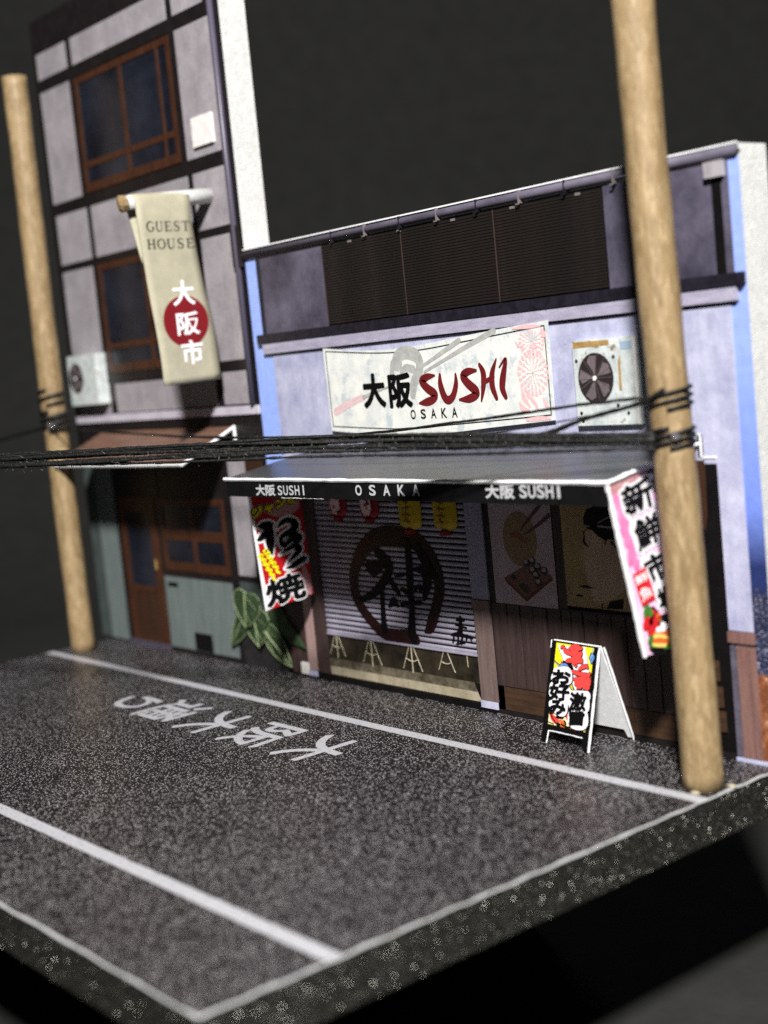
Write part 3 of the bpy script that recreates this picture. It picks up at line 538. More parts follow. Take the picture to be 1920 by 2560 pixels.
obj('pane', wp(-17.55, -15.15, 3.02, 6.68, 0.02, 0.04), M_pane, door); obj('panel', wp(-17.55, -15.15, 0.45, 2.75, 0.02, 0.06), M_brown_dk, door)
obj('handle', wp(-15.0, -14.9, 3.9, 4.4, 0.09, 0.12), M_rust, door)
obj('door_step', wp(-18.2, -14.4, 0.0, 0.24, 0.02, 0.16), M_pipe, gh)
window(gh, -14.14, -8.44, 3.95, 7.4, [(-13.82, -11.45, 5.9, 7.08), (-11.1, -8.76, 5.9, 7.08), (-13.82, -11.45, 4.37, 5.4), (-11.1, -8.76, 4.37, 5.4)], [(-11.45, -11.1, 4.37, 7.08), (-13.82, -11.45, 5.4, 5.9), (-11.1, -8.76, 5.4, 5.9)])
for x in [-20.35 + 0.46 * i for i in range(4)]: obj('board', wp(x, x + 0.43, 0.1, 9.3, 0.02, 0.05 + random.uniform(0, .008)), M_teal, gh)
for x in [-21.45 + 0.54 * i for i in range(2)]: obj('board', wp(x, x + 0.51, 0.1, 9.3, 0.02, 0.05), M_teal_dk, gh)
for i in range(14):
    x = -14.38 + 0.425 * i; obj('board', wp(x, x + 0.405, 0.22, 3.62, 0.02, 0.055 + random.uniform(0, .01)), M_teal, gh)
obj('letter_slot', wp(-14.05, -13.2, 3.15, 3.36, 0.055, 0.08), M_black, gh)
obj('vent', wp(-12.1, -10.62, 0.28, 1.08, 0.06, 0.1), M_black, gh)
obj('side_panel', wp(-7.8, -4.85, 0.2, 3.75, 0.02, 0.05), M_teal_dk, gh)
obj('side_panel', wp(-6.4, -5.1, 6.3, 9.1, 0.02, 0.05), M_brown_dk, gh)
obj('side_panel', wp(-5.9, -4.85, 4.03, 6.2, 0.02, 0.045), M_gplaster, gh)
obj('plinth', wp(-14.4, -4.8, 0.0, 0.2, 0.02, 0.1), M_dark, gh)

# guest house awning
ga = thing('shop_awning', 'small brown sloping awning over the guest house door', 'awning', (-12.9, 0, 9.2))
def slope(x0, x1, yb, zb, yf, zf, t):
    v = [(x0, yb, zb), (x1, yb, zb), (x1, yf, zf), (x0, yf, zf)]; v2 = [(a, b, c - t) for a, b, c in v]
    return v + v2, [(0, 1, 2, 3), (7, 6, 5, 4), (0, 4, 5, 1), (1, 5, 6, 2), (2, 6, 7, 3), (3, 7, 4, 0)]
obj('canopy', slope(-18.9, -6.9, 0.0, 10.6, -2.8, 9.3, 0.03), M_gawn, ga)
for i in range(7):
    a = i / 7; b = (i + 1) / 7 - 0.03
    obj('awning_board', slope(-18.9, -6.93, -2.8 * a, 10.635 - 1.3 * a, -2.8 * b, 10.635 - 1.3 * b, 0.03), M_gawn, ga)
obj('white_trim', tube([(-18.9, -2.84, 9.27), (-12, -2.86, 9.26), (-6.88, -2.84, 9.28)], 0.075, 6), M_edge, ga)
obj('white_trim', tube([(-6.88, -2.84, 9.28), (-6.88, 0, 10.62)], 0.07, 6), M_edge, ga)
obj('white_trim', tube([(-6.88, -0.06, 10.62), (-6.88, -0.06, 9.95)], 0.08, 6), M_edge, ga)

# wall box of the guest house (air conditioner)
def ac_unit(name, label, x0, x1, z0, z1, depth, fan, mat):
    t = thing(name, label, 'air conditioner', ((x0 + x1) / 2, 0, z0), 'air conditioner units')
    obj('casing', box(x0, x1, -depth, -0.036, z0, z1), mat, t)
    fx, fz, rx, rz = fan; F_ = Fr((0, -depth, 0), (1, 0, 0), (0, 0, 1))
    fd = obj('fan_grille', prism(ell(fx, fz, rx, rz, 32), F_, 0.0, 0.02), M_fan_dk, t)
    for k in range(5):
        a = k * 2 * math.pi / 5 + 0.5
        pts = [(fx + rx * 0.92 * r * math.cos(a + s), fz + rz * 0.92 * r * math.sin(a + s)) for r, s in ((0.15, 0), (0.6, -0.28), (0.97, -0.3), (1.0, 0.1), (0.85, 0.38), (0.45, 0.3))]
        obj('blade', prism(pts, F_, 0.02, 0.03 + 0.004 * k), M_blade, fd)
    for k in range(14):
        a = k * 2 * math.pi / 14
        obj('wire', ribbon([(fx + rx * .12 * math.cos(a), fz + rz * .12 * math.sin(a), .012), (fx + rx * .98 * math.cos(a), fz + rz * .98 * math.sin(a), .012)], F_, 0.06, cap=False), M_blade, fd)
    obj('hub', prism(ell(fx, fz, rx * .1, rz * .1, 12), F_, 0.05, 0.08), M_whitep, fd)
    return t, F_
ac_unit('air_conditioner', 'small white box air conditioner beside the far wooden pole on the guest house', -20.55, -17.68, 12.02, 14.47, 0.66, (-19.75, 13.36, 0.72, 0.74), M_acw)
t, F_ = ac_unit('air_conditioner', 'rust stained flat air conditioner on the lilac wall beside the shop sign', 13.36, 16.0, 10.15, 12.84, 0.22, (14.27, 11.63, 0.73, 0.79), M_acw)
obj('rust_patch', prism([(13.4, 12.6), (14.9, 12.62), (14.9, 12.78), (13.4, 12.8)], F_, 0, 0.006), M_rust, t)
obj('rust_patch', prism([(15.2, 11.2), (15.3, 11.2), (15.32, 12.3), (15.22, 12.1)], F_, 0, 0.006), M_rust, t)
obj('maker_plate', prism(rect(15.35, 15.8, 12.45, 12.7), F_, 0, 0.008), M_steel, t)
obj('corner_trim', prism(rect(15.86, 15.95, 10.15, 12.84), F_, 0, 0.01), M_whitep, t)
for a, b in ((13.55, 10.55), (13.6, 10.3), (15.5, 10.5), (15.1, 10.75), (13.5, 12.2), (15.05, 12.25)):
    obj('bolt', prism(ell(a, b, .06, .06, 8), F_, 0, 0.012), M_fan_dk, t)

# hanging guest house banner on its rod
rod = tag(obj('banner_rod', tube([(-6.9, 0.0, 20.42), (-6.95, -1.5, 20.3), (-6.95, -3.2, 20.2), (-6.95, -4.1, 20.12)], [0.32, 0.33, 0.31, 0.3], 14), paper('rod_white', '#b9bab9', '#d5d5d2', 5, bump=0.5), org=(-6.9, 0, 20.4), smooth=True), 'short pale rod sticking out of the guest house wall above the banner', 'rod')
obj('raw_tip', tube([(-6.95, -4.08, 20.12), (-6.95, -4.3, 20.1), (-6.98, -4.36, 20.09)], [0.34, 0.36, 0.2], 9), M_dowel, rod)
BQ = [(-3.36, 12.62), (-0.55, 12.7), (-1.26, 19.3), (-3.8, 19.3)]      # lower left, lower right, upper right, upper left on the sheet
def bn(a, b):
    q = BQ; y = sum(w * c[0] for w, c in zip(((1 - a) * (1 - b), a * (1 - b), a * b, (1 - a) * b), q)); z = sum(w * c[1] for w, c in zip(((1 - a) * (1 - b), a * (1 - b), a * b, (1 - a) * b), q))
    x = -6.58 + 0.10 * math.sin(b * 5.0) * (1 - b) - 0.10 * (1 - b) + 0.05 * math.sin(a * 5 + b * 7) * (1 - b)
    return (x, y, z)
def bn_sheet():
    V, F = [], []; na, nb = 8, 26
    rows = [[bn(i / na, j / nb) for i in range(na + 1)] for j in range(nb + 1)]
    for k in range(1, 9):                                             # over the rod and down behind
        th = math.pi * k / 8
        rows.append([(-6.95 + 0.37 * math.cos(th), -3.8 + 2.6 * i / na - 0.01 * k, 20.12 + 0.13 * i / na + 0.37 * math.sin(th)) for i in range(na + 1)])
    for k in range(1, 9):
        rows.append([(-7.32 + 0.05 * k, -3.88 + 2.6 * i / na + 0.03 * k, 20.1 - 0.30 * k) for i in range(na + 1)])
    for r in rows: V += r
    n = na + 1
    for j in range(len(rows) - 1):
        for i in range(na): F.append((j * n + i, j * n + i + 1, (j + 1) * n + i + 1, (j + 1) * n + i))
    return V, F
bnr = thing('cloth_banner', 'long cream banner reading GUEST HOUSE with a red disc hanging off its rod', 'banner', (-6.7, -2.2, 12.6))
bs = obj('sheet', bn_sheet(), M_kraft, bnr, smooth=True)
sm = bs.modifiers.new('thickness', 'SOLIDIFY'); sm.thickness = 0.06; sm.offset = -1
class BF:                                                              # a frame that follows the hanging sheet
    def p(s, a, b, d=0.0):
        q = bn(a, b); return (q[0] + 0.012 + d, q[1], q[2])
BNF = BF()
def yz(y, z):                                                          # sheet coordinates of a point of the banner's plane
    b = (z - 12.65) / (19.3 - 12.65); l = -3.36 + (-3.8 + 3.36) * b; r = -0.55 + (-1.26 + 0.55) * b
    return ((y - l) / (r - l), b)
SER = {  # serif capitals drawn with a broad and a fine stroke: polylines of (x, y, weight) in a unit box
 'G': [[(.88, .78, .05), (.7, .97, .06), (.4, .97, .1), (.12, .7, .15), (.12, .32, .15), (.4, .03, .1), (.7, .06, .07), (.84, .2, .12)], [(.84, .42, .13), (.84, .1, .13)], [(.66, .42, .06), (.98, .42, .06)]],
 'U': [[(.18, .96, .15), (.18, .35, .15), (.3, .06, .12), (.55, .03, .08), (.76, .15, .07), (.8, .4, .06), (.8, .96, .06)], [(.02, .97, .05), (.36, .97, .05)], [(.64, .97, .05), (.96, .97, .05)]],
 'E': [[(.24, .97, .15), (.24, .03, .15)], [(.06, .97, .06), (.84, .97, .06)], [(.06, .03, .06), (.9, .03, .06)], [(.24, .52, .06), (.68, .52, .06)], [(.84, .97, .05), (.84, .8, .05)], [(.9, .03, .05), (.92, .22, .05)]],
 'S': [[(.78, .8, .05), (.66, .96, .06), (.42, .97, .08), (.2, .78, .12), (.34, .56, .14), (.62, .44, .14), (.78, .24, .12), (.6, .04, .08), (.3, .03, .06), (.16, .2, .05)], [(.78, .97, .05), (.78, .76, .05)], [(.15, .02, .05), (.15, .26, .05)]],
 'T': [[(.5, .97, .15), (.5, .03, .15)], [(.04, .97, .07), (.96, .97, .07)], [(.05, .97, .05), (.05, .78, .05)], [(.95, .97, .05), (.95, .78, .05)], [(.3, .02, .05), (.7, .02, .05)]],
 'H': [[(.2, .97, .14), (.2, .03, .14)], [(.8, .97, .14), (.8, .03, .14)], [(.2, .5, .06), (.8, .5, .06)], [(.02, .97, .05), (.38, .97, .05)], [(.02, .03, .05), (.38, .03, .05)], [(.62, .97, .05), (.98, .97, .05)], [(.62, .03, .05), (.98, .03, .05)]],
 'O': [[(.5, .98, .06), (.22, .86, .1), (.1, .5, .15), (.22, .14, .1), (.5, .02, .06), (.78, .14, .1), (.9, .5, .15), (.78, .86, .1), (.5, .98, .06)]]}
def serif(word, y0, y1, z0, z1):
    n = len(word); w = (y1 - y0) / n; out = []
    for i, ch in enumerate(word):
        for s in SER[ch]:
            P = crom(s, 5) if len(s) > 2 else s
            L, R_ = [], []
            P2 = [(y0 + w * (i + 0.05 + 0.88 * x), z0 + (z1 - z0) * y, t * w * 1.15) for x, y, t in P]
            for k, p in enumerate(P2):
                q0 = P2[max(k - 1, 0)]; q1 = P2[min(k + 1, len(P2) - 1)]; dx, dy = q1[0] - q0[0], q1[1] - q0[1]; h = math.hypot(dx, dy) or 1e-6
                L.append((p[0] - dy / h * p[2] / 2, p[1] + dx / h * p[2] / 2)); R_.append((p[0] + dy / h * p[2] / 2, p[1] - dx / h * p[2] / 2))
            V = []
            for a, b in zip(L, R_): V += [BNF.p(*yz(*a)), BNF.p(*yz(*b))]
            out.append((V, [(2 * k, 2 * k + 1, 2 * k + 3, 2 * k + 2) for k in range(len(P2) - 1)]))
    return merge(*out)
obj('lettering', serif('GUEST', -3.45, -1.36, 18.93, 19.33), M_graytxt, bnr); obj('lettering', serif('HOUSE', -3.5, -1.18, 18.22, 18.62), M_graytxt, bnr)
obj('red_disc', ([BNF.p(*yz(a, b)) for a, b in ell(-2.05, 15.2, 1.08, 1.06, 40)], [tuple(range(40))]), M_disc, bnr)
def bn_text(ch, y0, y1, z0, z1):
    V, F = text_mesh(ch, 0.02); xs = [v[0] for v in V]; ys = [v[1] for v in V]
    return [BNF.p(*yz(y0 + (y1 - y0) * (v[0] - min(xs)) / (max(xs) - min(xs)), z0 + (z1 - z0) * (v[1] - min(ys)) / (max(ys) - min(ys))), 0.008) for v in V], F
for ch, r in zip('大阪市', [(-2.56, -1.5, 15.86, 16.9), (-2.5, -1.42, 14.62, 15.58), (-2.42, -1.36, 13.4, 14.42)]): obj('lettering', bn_text(ch, *r), M_white, bnr)

# ------------------------------------------------------------------ sushi shop (right building)
sh = thing('sushi_shop', 'low lilac paper shopfront with roller shutter and dark wooden planks', 'building', (7.6, 0.65, 0))
obj('wall', box(-4.76, 20.0, 0, 1.28, 0, 17.85), M_foam, sh)
obj('sky_print', wp(-4.76, -3.3, 7.9, 17.45, 0.0, 0.015), M_skyL, sh); obj('sky_print', wp(19.35, 20.0, 0.02, 17.5, 0.0, 0.015), M_skyR, sh)
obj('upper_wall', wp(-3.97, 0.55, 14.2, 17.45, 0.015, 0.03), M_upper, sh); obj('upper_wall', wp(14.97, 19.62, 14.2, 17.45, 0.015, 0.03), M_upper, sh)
obj('upper_wall', wp(0.55, 14.97, 14.2, 17.45, 0.015, 0.025), M_black, sh)
obj('plaster_wall', wp(-3.45, 19.42, 8.9, 13.55, 0.015, 0.04), M_lilac, sh); obj('plaster_wall', wp(18.54, 19.42, 3.95, 8.9, 0.015, 0.04), M_lilac, sh)
obj('upper_post', wp(19.05, 19.36, 14.3, 17.0, 0.03, 0.06), M_black, sh); obj('upper_post', wp(-3.97, -3.72, 14.3, 17.4, 0.03, 0.06), M_ledge, sh)
obj('meter_box', wp(18.9, 19.54, 17.02, 17.46, 0.03, 0.2), M_gplaster, sh)
for x0, x1 in ((0.6, 5.3), (5.33, 10.1), (10.13, 14.95)):
    bl = obj('blind', wp(x0, x1, 14.36, 17.4, 0.03, 0.05), M_black, sh); rd = None
    for i in range(30):
        if rd is None: rd = obj('reed', wp(x0 + .03, x1 - .03, 14.38, 14.46, 0.05, 0.085), M_blind, bl)
        else: share(rd, bl, (random.uniform(-.02, .02), 0, 0.1005 * i))
    obj('blind_cord', wp(x0 + .01, x0 + .05, 14.36, 17.4, 0.085, 0.1), M_wood, bl)
obj('gutter', tube([(-4.78, -0.06, 17.62), (20.0, -0.06, 17.68)], 0.15, 12), M_gutter, sh, smooth=True)
obj('roof_edge', box(-4.76, 20.0, -0.12, 0.0, 17.84, 17.89), M_edge, sh)
for i in range(8):
    x = 1.4 + 2.02 * i
    obj('gutter_bracket', merge(box(x, x + .04, -.225, -.02, 17.42, 17.84), box(x - .12, x + .04, -.225, -.19, 17.38, 17.42)), M_tan if i % 2 else M_ledge, sh)
for i in range(5): obj('bracket_foot', wp(2.3 + 2.9 * i, 2.5 + 2.9 * i, 17.3, 17.38, 0.07, 0.12), M_tan, sh)
obj('ledge', merge(wp(-4.25, 19.97, 13.96, 14.32, 0.0, 0.2)), M_ledge, sh)
mo = obj('cornice', wp(-3.95, 12.27, 13.52, 13.95, 0.0, 0.16), M_mold, sh); obj('cornice', wp(12.31, 19.72, 13.54, 13.95, 0.0, 0.16), M_mold, sh)
obj('cornice_shade', wp(-3.8, 19.5, 13.46, 13.53, 0.0, 0.08), M_upper, sh)  # dark band painted in as the shade under the cornice
# ground floor behind
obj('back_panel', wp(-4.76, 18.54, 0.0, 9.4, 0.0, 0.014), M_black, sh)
slat0 = None
for i in range(33):
    z = 2.04 + 0.212 * i
    if slat0 is None:
        n = 5; prof = [(0.0, 0.03)] + [(0.004 + 0.140 * t / n, 0.045 + 0.02 * math.sin(math.pi * t / n)) for t in range(n + 1)] + [(0.148, 0.03)]
        V = [(x, -d, 2.04 + zz) for x in (-1.6, 7.38) for zz, d in prof]; m = len(prof)
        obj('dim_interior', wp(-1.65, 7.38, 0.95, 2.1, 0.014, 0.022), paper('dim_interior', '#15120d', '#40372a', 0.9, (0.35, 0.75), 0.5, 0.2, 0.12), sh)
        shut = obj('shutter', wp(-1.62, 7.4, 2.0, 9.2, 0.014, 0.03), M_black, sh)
        slat0 = obj('slat', (V, [(k, k + 1, m + k + 1, m + k) for k in range(m - 1)]), M_shutter, shut, smooth=True)
    else: share(slat0, shut, (0, 0, 0.212 * i))
obj('bottom_bar', wp(-1.6, 7.38, 1.98, 2.06, 0.03, 0.1), M_shutter, shut)
obj('graffiti_ring', merge(*[ribbon([(p[0], p[1], p[2] * 1.25) for p in s_], W, 0.075 + .0012 * i_) for i_, s_ in enumerate(ART['shutter_ring'])]), M_graf, shut); obj('graffiti_letter', merge(*[ribbon([(p[0], p[1], p[2] * 1.2) for p in s_], W, 0.08 + .0012 * i_) for i_, s_ in enumerate(ART['shutter_kami'])]), M_grafk, shut); obj('graffiti_tag', strokes('shutter_tag', W, 0.08), M_grafk, shut)
for i in range(15):
    a = -1.65 + 9.03 * i / 15; b = -1.65 + 9.03 * (i + 1) / 15; sk = 0.06 + 0.02 * i
    s2 = sk * 0.55
    obj('floor_tile', prism([(a + .015, 0.3), (b - .01, 0.3), (b - s2 - .01, 0.64), (max(a - s2 + .015, -1.65), 0.64)], W, 0.014, 0.03), M_tile, sh)
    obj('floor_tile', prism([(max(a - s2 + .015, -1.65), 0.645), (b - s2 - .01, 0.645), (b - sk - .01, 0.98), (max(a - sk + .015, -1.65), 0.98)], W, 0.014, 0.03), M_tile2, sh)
obj('sill', wp(-3.7, 8.3, 0.0, 0.27, 0.0, 0.1), M_black, sh)
obj('post', wp(-4.74, -3.14, 0.1, 7.9, 0.014, 0.04), M_wood, sh); obj('post', wp(-3.1, -2.52, 0.34, 9.2, 0.014, 0.09), M_pink, sh); obj('post', wp(-2.5, -1.68, 0.3, 9.2, 0.014, 0.07), M_wood, sh)
obj('post_foot', wp(-3.1, -2.5, 0.1, 0.32, 0.1, 0.14), M_lilac, sh); obj('post_foot', wp(-3.62, -3.1, 0.12, 0.6, 0.014, 0.13), M_whitep, sh)
obj('pillar', wp(7.42, 8.3, 4.1, 9.2, 0.014, 0.1), M_lilac_gray, sh); obj('pillar_cap', wp(7.4, 8.32, 3.76, 4.08, 0.014, 0.14), M_post, sh)
obj('post', wp(7.42, 7.82, 0.4, 3.74, 0.014, 0.08), M_post, sh); obj('post', wp(7.85, 8.28, 0.4, 3.74, 0.014, 0.1), M_post, sh)
obj('post_foot', wp(7.45, 8.32, 0.15, 0.4, 0.1, 0.14), M_lilac, sh)
obj('post', wp(8.32, 8.64, 0.2, 9.2, 0.014, 0.06), M_dark, sh); obj('post', wp(11.68, 12.08, 4.0, 9.2, 0.014, 0.06), M_wood, sh)
ed = [8.36, 9.13, 9.76, 10.4, 11.07, 11.73, 12.18, 12.7, 13.34, 13.94, 14.55, 15.2, 15.85, 16.5, 17.1, 17.6]
for i in range(len(ed) - 1): obj('plank', wp(ed[i] + .03, ed[i + 1] - .03, 1.07, 4.0, 0.014, 0.05 + random.uniform(0, .03)), M_wood, sh)
for x0, x1 in ((8.32, 11.7), (11.73, 14.6), (14.63, 17.6)): obj('kick_board', wp(x0, x1, 0.2, 1.04, 0.014, 0.06), M_wood_b, sh)
obj('rail', wp(8.66, 17.6, 4.0, 4.08, 0.014, 0.07), M_dark, sh)
obj('plinth', wp(8.3, 18.54, 0.0, 0.18, 0.014, 0.09), M_dark, sh)
obj('doorway', wp(17.62, 18.53, 0.18, 9.1, 0.014, 0.02), M_black, sh); obj('doorway_step', wp(17.9, 18.08, 9.1, 9.75, 0.04, 0.06), M_black, sh)
obj('pillar_cap', wp(18.53, 19.47, 3.6, 3.92, 0.03, 0.12), M_rpl, sh)
for x0, x1 in ((18.56, 18.75), (18.79, 19.2), (19.24, 19.46)): obj('plank', wp(x0, x1, 0.13, 3.5, 0.03, 0.07), M_rpl if x1 > 18.8 else M_gutter, sh)
obj('plinth', wp(18.55, 20.0, 0.0, 0.1, 0.03, 0.12), M_lilac, sh)
obj('awning_notch', merge(wp(17.75, 18.0, 9.74, 9.8, 0.04, 0.07), wp(17.98, 18.06, 9.1, 9.74, 0.04, 0.07), wp(18.06, 18.54, 9.06, 9.12, 0.04, 0.07)), M_edge, sh)
for i, (x, z) in enumerate(((17.68, 2.35), (17.75, 1.55), (17.8, 0.8))):
    tag(obj('wooden_crate', merge(wp(x, x + .42, z, z + .62, 0.02, 0.09), wp(x + .04, x + .38, z + .14, z + .17, 0.09, 0.1), wp(x + .04, x + .38, z + .4, z + .43, 0.09, 0.1)), M_wood_b), 'brown crate in the dark doorway behind the near pole, ' + ('topmost', 'middle one', 'lowest')[i] + ' of the stack', 'crate', 'crates stacked in the dark doorway')
tag(obj('noren_curtain', prism([(17.72, 9.0), (18.1, 9.0), (18.05, 7.3), (17.95, 6.9), (17.75, 7.2)], W, 0.022, 0.05), M_brown_dk), 'dark reddish curtain hanging inside the doorway behind the near pole', 'curtain')

for i_ in range(26):
    xx = random.uniform(-2, 14); 
    V_ = blob((xx, -0.14, 0.02), (random.uniform(.06, .3), .03, random.uniform(.012, .03)), i_)
    if i_ == 0: seam = [V_]
    else: seam.append(V_)
gs = obj('glue_seam', merge(*seam), M_glue, sh, smooth=True); gs['kind'] = 'stuff'

# bar stools seen under the half raised shutter
def stool(x, z0, z1, label, kind):
    t = thing('bar_stool', label, 'stool', (x, -0.06, z0), 'bar stools under the shutter'); w = 0.33 * (z1 - z0) / 0.8
    def tb(name, P, r=0.015): obj(name, tube([(x + a, -0.06, z0 + (z1 - z0) * b) for a, b in P], r, 5), M_cream, t)
    if kind == 'half': tb('leg', [(-.02, 1.0), (0, .3)]); return
    tb('leg', [(-w * .25, 1.0), (-w * 1.3, 0.12)]); tb('leg', [(w * .25, 1.0), (w * 1.3, 0.1)])
    if kind != 'two': tb('leg', [(0, 1.05), (0, 0.0)], 0.022)
    tb('foot_ring', [(-w * .85, .52), (-w * .3, .44), (w * .3, .44), (w * .85, .52)], 0.02)
stool(-1.02, 1.05, 2.0, 'leftmost pale bar stool under the shutter, next to the dark post', 'three'); stool(1.22, 0.92, 2.0, 'second pale bar stool from the left under the shutter edge', 'three')
stool(3.68, 0.95, 2.0, 'pale bar stool below the painted ring on the shutter', 'three'); stool(5.65, 1.15, 2.0, 'bar stool with two visible legs, second from the right under the shutter', 'two'); stool(6.84, 1.3, 2.05, 'single stool leg showing at the right end below the shutter', 'half')

# paper lanterns hanging in front of the shutter
def lantern(x, z0, z1, r, label, red):
    t = thing('paper_lantern', label, 'lantern', (x, -0.1, z0), 'lanterns above the shutter'); V, F = [], []; n, m = 14, 14
    for j in range(m + 1):
        b = j / m; rr = r * min(1.0, (1 - abs(2 * b - 1) ** 3.2) ** 0.5 + 0.30) * (1 + 0.012 * (j % 2))
        for i in range(n + 1):
            a = math.pi * i / n; V.append((x + rr * math.cos(a), -0.1 - rr * 0.35 * math.sin(a), z0 + (z1 - z0) * b))
    F = [(j * (n + 1) + i, j * (n + 1) + i + 1, (j + 1) * (n + 1) + i + 1, (j + 1) * (n + 1) + i) for j in range(m) for i in range(n)]
    obj('shade', (V, F), M_lred if red else M_lyel, t, smooth=True)
    obj('bottom_cap', tube([(x, -0.16, z0 - 0.13), (x, -0.16, z0 + 0.02)], r * 0.38, 10), M_lred, t); obj('top_cap', tube([(x, -0.16, z1), (x, -0.16, z1 + 0.12)], r * 0.38, 10), M_ink, t)
    LF = Fr((0, -0.1 - r * 0.36 - 0.012, 0), (1, 0, 0), (0, 0, 1))
    rr_ = random.Random(int(x * 100))
    if red:
        obj('pale_patch', poly([(x + r * .62 * math.cos(a) * rr_.uniform(.85, 1.1), z0 + .55 + .46 * math.sin(a) * rr_.uniform(.85, 1.1)) for a in [k * .3927 for k in range(16)]], LF, 0.0), M_lwhite, t)
        for k in range(6):
            a0 = x + rr_.uniform(-.26, .22); b0 = z0 + rr_.uniform(.25, .85)
            obj('ink_mark', ribbon([(a0, b0, .05), (a0 + rr_.uniform(-.12, .16), b0 + rr_.uniform(-.1, .1), .07), (a0 + rr_.uniform(-.05, .25), b0 + rr_.uniform(-.2, .05), .03)], LF, 0.004 + .002 * k), M_lred if k % 2 else M_ink, t)
    else:
        for k in range(5):
            b0 = z0 + .36 + .24 * k; w2 = r * rr_.uniform(.15, .4)
            obj('ink_mark', merge(ribbon([(x - w2, b0, .03), (x + w2, b0 + rr_.uniform(-.05, .05), .05)], LF, 0.0), ribbon([(x + rr_.uniform(-.08, .08), b0 + .09, .05), (x + rr_.uniform(-.1, .1), b0 - .09, .03)], LF, 0.003)), M_ltxt, t)
lantern(0.05, 6.85, 8.5, 0.52, 'leftmost red lantern above the roller shutter', True); lantern(2.05, 6.85, 8.5, 0.55, 'red lantern next to the yellow ones above the shutter', True)
lantern(4.45, 6.48, 8.9, 0.62, 'yellow lantern left of the other yellow one above the shutter', False); lantern(6.4, 6.5, 8.9, 0.62, 'rightmost yellow lantern beside the lilac pillar', False)

# posters
p1 = thing('poster', 'mauve sushi poster with chopsticks and a wooden tray left of the face poster', 'poster', (10.1, -0.06, 4.05))
obj('sheet', wp(8.66, 11.65, 4.05, 8.7, 0.07, 0.085), M_poster1, p1)
obj('ochre_disc', poly(ell(10.1, 6.35, 0.82, 0.95, 30), W, 0.09), M_p1disc, p1); [obj('chopstick', ribbon(s_, W, 0.1), M_p1stick, p1) for s_ in ART['p1_sticks']]; obj('sushi_piece', strokes('p1_piece', W, 0.095), M_p1piece, p1)
obj('tray', merge(poly(ART['p1_tray'][0], W, 0.09)), M_p1tray, p1); obj('tray_side', poly(ART['p1_tray'][1], W, 0.088), M_p1trayd, p1); obj('wasabi', poly(ART['p1_tray'][3], W, 0.094), M_p1green, p1); obj('soy_dish', poly(ART['p1_tray'][2], W, 0.094), M_p1roll, p1)
for s_ in ART['p1_rolls']:
    rl = obj('sushi_roll', poly(ell(s_[0][0], s_[0][1], .17, .14, 14), W, 0.096), M_p1roll, p1); obj('rice', poly(ell(s_[0][0] - .02, s_[0][1] + .04, .11, .08, 12), W, 0.099), M_p1rice, rl)
p2 = thing('poster', 'brown poster of a face with dark hair and hairpins behind the near banner', 'poster', (14.5, -0.06, 4.2))
obj('sheet', wp(12.1, 13.6, 4.2, 8.7, 0.07, 0.085), M_poster2, p2); obj('sheet', wp(13.66, 17.2, 4.2, 8.7, 0.07, 0.085), M_poster2, p2)
for k, mt, d in (('p2_face', M_p2face, .088), ('p2_hair', M_ink, .092), ('p2_dark', M_ink, .092)): obj('face' if k == 'p2_face' else 'hair' if k == 'p2_hair' else 'collar', poly(ART[k][0], W, d), mt, p2)
obj('hair_lock', strokes('p2_lock', W, 0.094), M_ink, p2); obj('hairpin', strokes('p2_pins', W, 0.097), M_p1rice, p2); obj('eyebrow', strokes('p2_eye', W, 0.094), M_ink, p2)

# shop sign above the awning
sg = thing('shop_sign', 'wide white paper sign with black and dark red sushi lettering above the awning', 'sign', (6.3, -0.16, 9.99))
top = crom([(0.19, 13.49), (2.5, 13.26), (5.06, 13.19), (9.0, 13.42), (12.36, 13.59)], 8); bot = crom([(12.34, 10.36), (9.5, 10.2), (7.0, 10.05), (4.34, 9.99), (0.26, 10.27)], 8)
obj('sheet', prism(bot[::-1] + top[::-1], W, 0.165, 0.185), M_sign, sg)
tin = crom([(0.35, 13.36), (3.46, 13.1), (5.8, 13.05), (8.25, 13.18), (12.18, 13.43)], 6); bin_ = crom([(12.18, 10.53), (9.5, 10.42), (7.12, 10.33), (4.55, 10.25), (0.38, 10.44)], 6)
loop = tin + bin_ + [tin[0]]
obj('border_line', merge(*[ribbon([(a[0], a[1], .045), (b[0], b[1], .045)], W, 0.188, cap=False) for a, b in zip(loop[:-1], loop[1:])]), M_ink, sg)
obj('gray_ring', strokes('ring', W, 0.189), M_grayink, sg); [obj('chopstick', ribbon([(p[0], p[1], p[2] * .7) for p in s_], W, 0.192 + .003 * k_), M_grayink, sg) for k_, s_ in enumerate(ART['sticks'] + ART['sticks2'])]; obj('chopstick_tip', strokes('sticks3', W, 0.192), M_pinkink2, sg)
def chrys(cx, cz, rx, rz, d, clip=None):
    parts = []
    for ring, n in ((1.0, 22), (0.72, 16), (0.45, 11), (0.22, 7)):
        for i in range(n):
            a = 2 * math.pi * (i + 0.5 * (ring < 1)) / n; r0 = ring - 0.26; w = 0.105 * (0.55 + ring * 0.5)
            P = [(cx + rx * r * math.cos(a + t), cz + rz * r * math.sin(a + t)) for r, t in ((r0, -w * .4), (ring * .96, -w), (ring * 1.0, 0), (ring * .96, w), (r0, w * .4))]
            if clip and max(p[1] for p in P) > clip(cx): continue
            parts.append(poly(P, W, d + 0.0008 * (i % 3) + 0.002 * (1 - ring)))
    return merge(*parts)
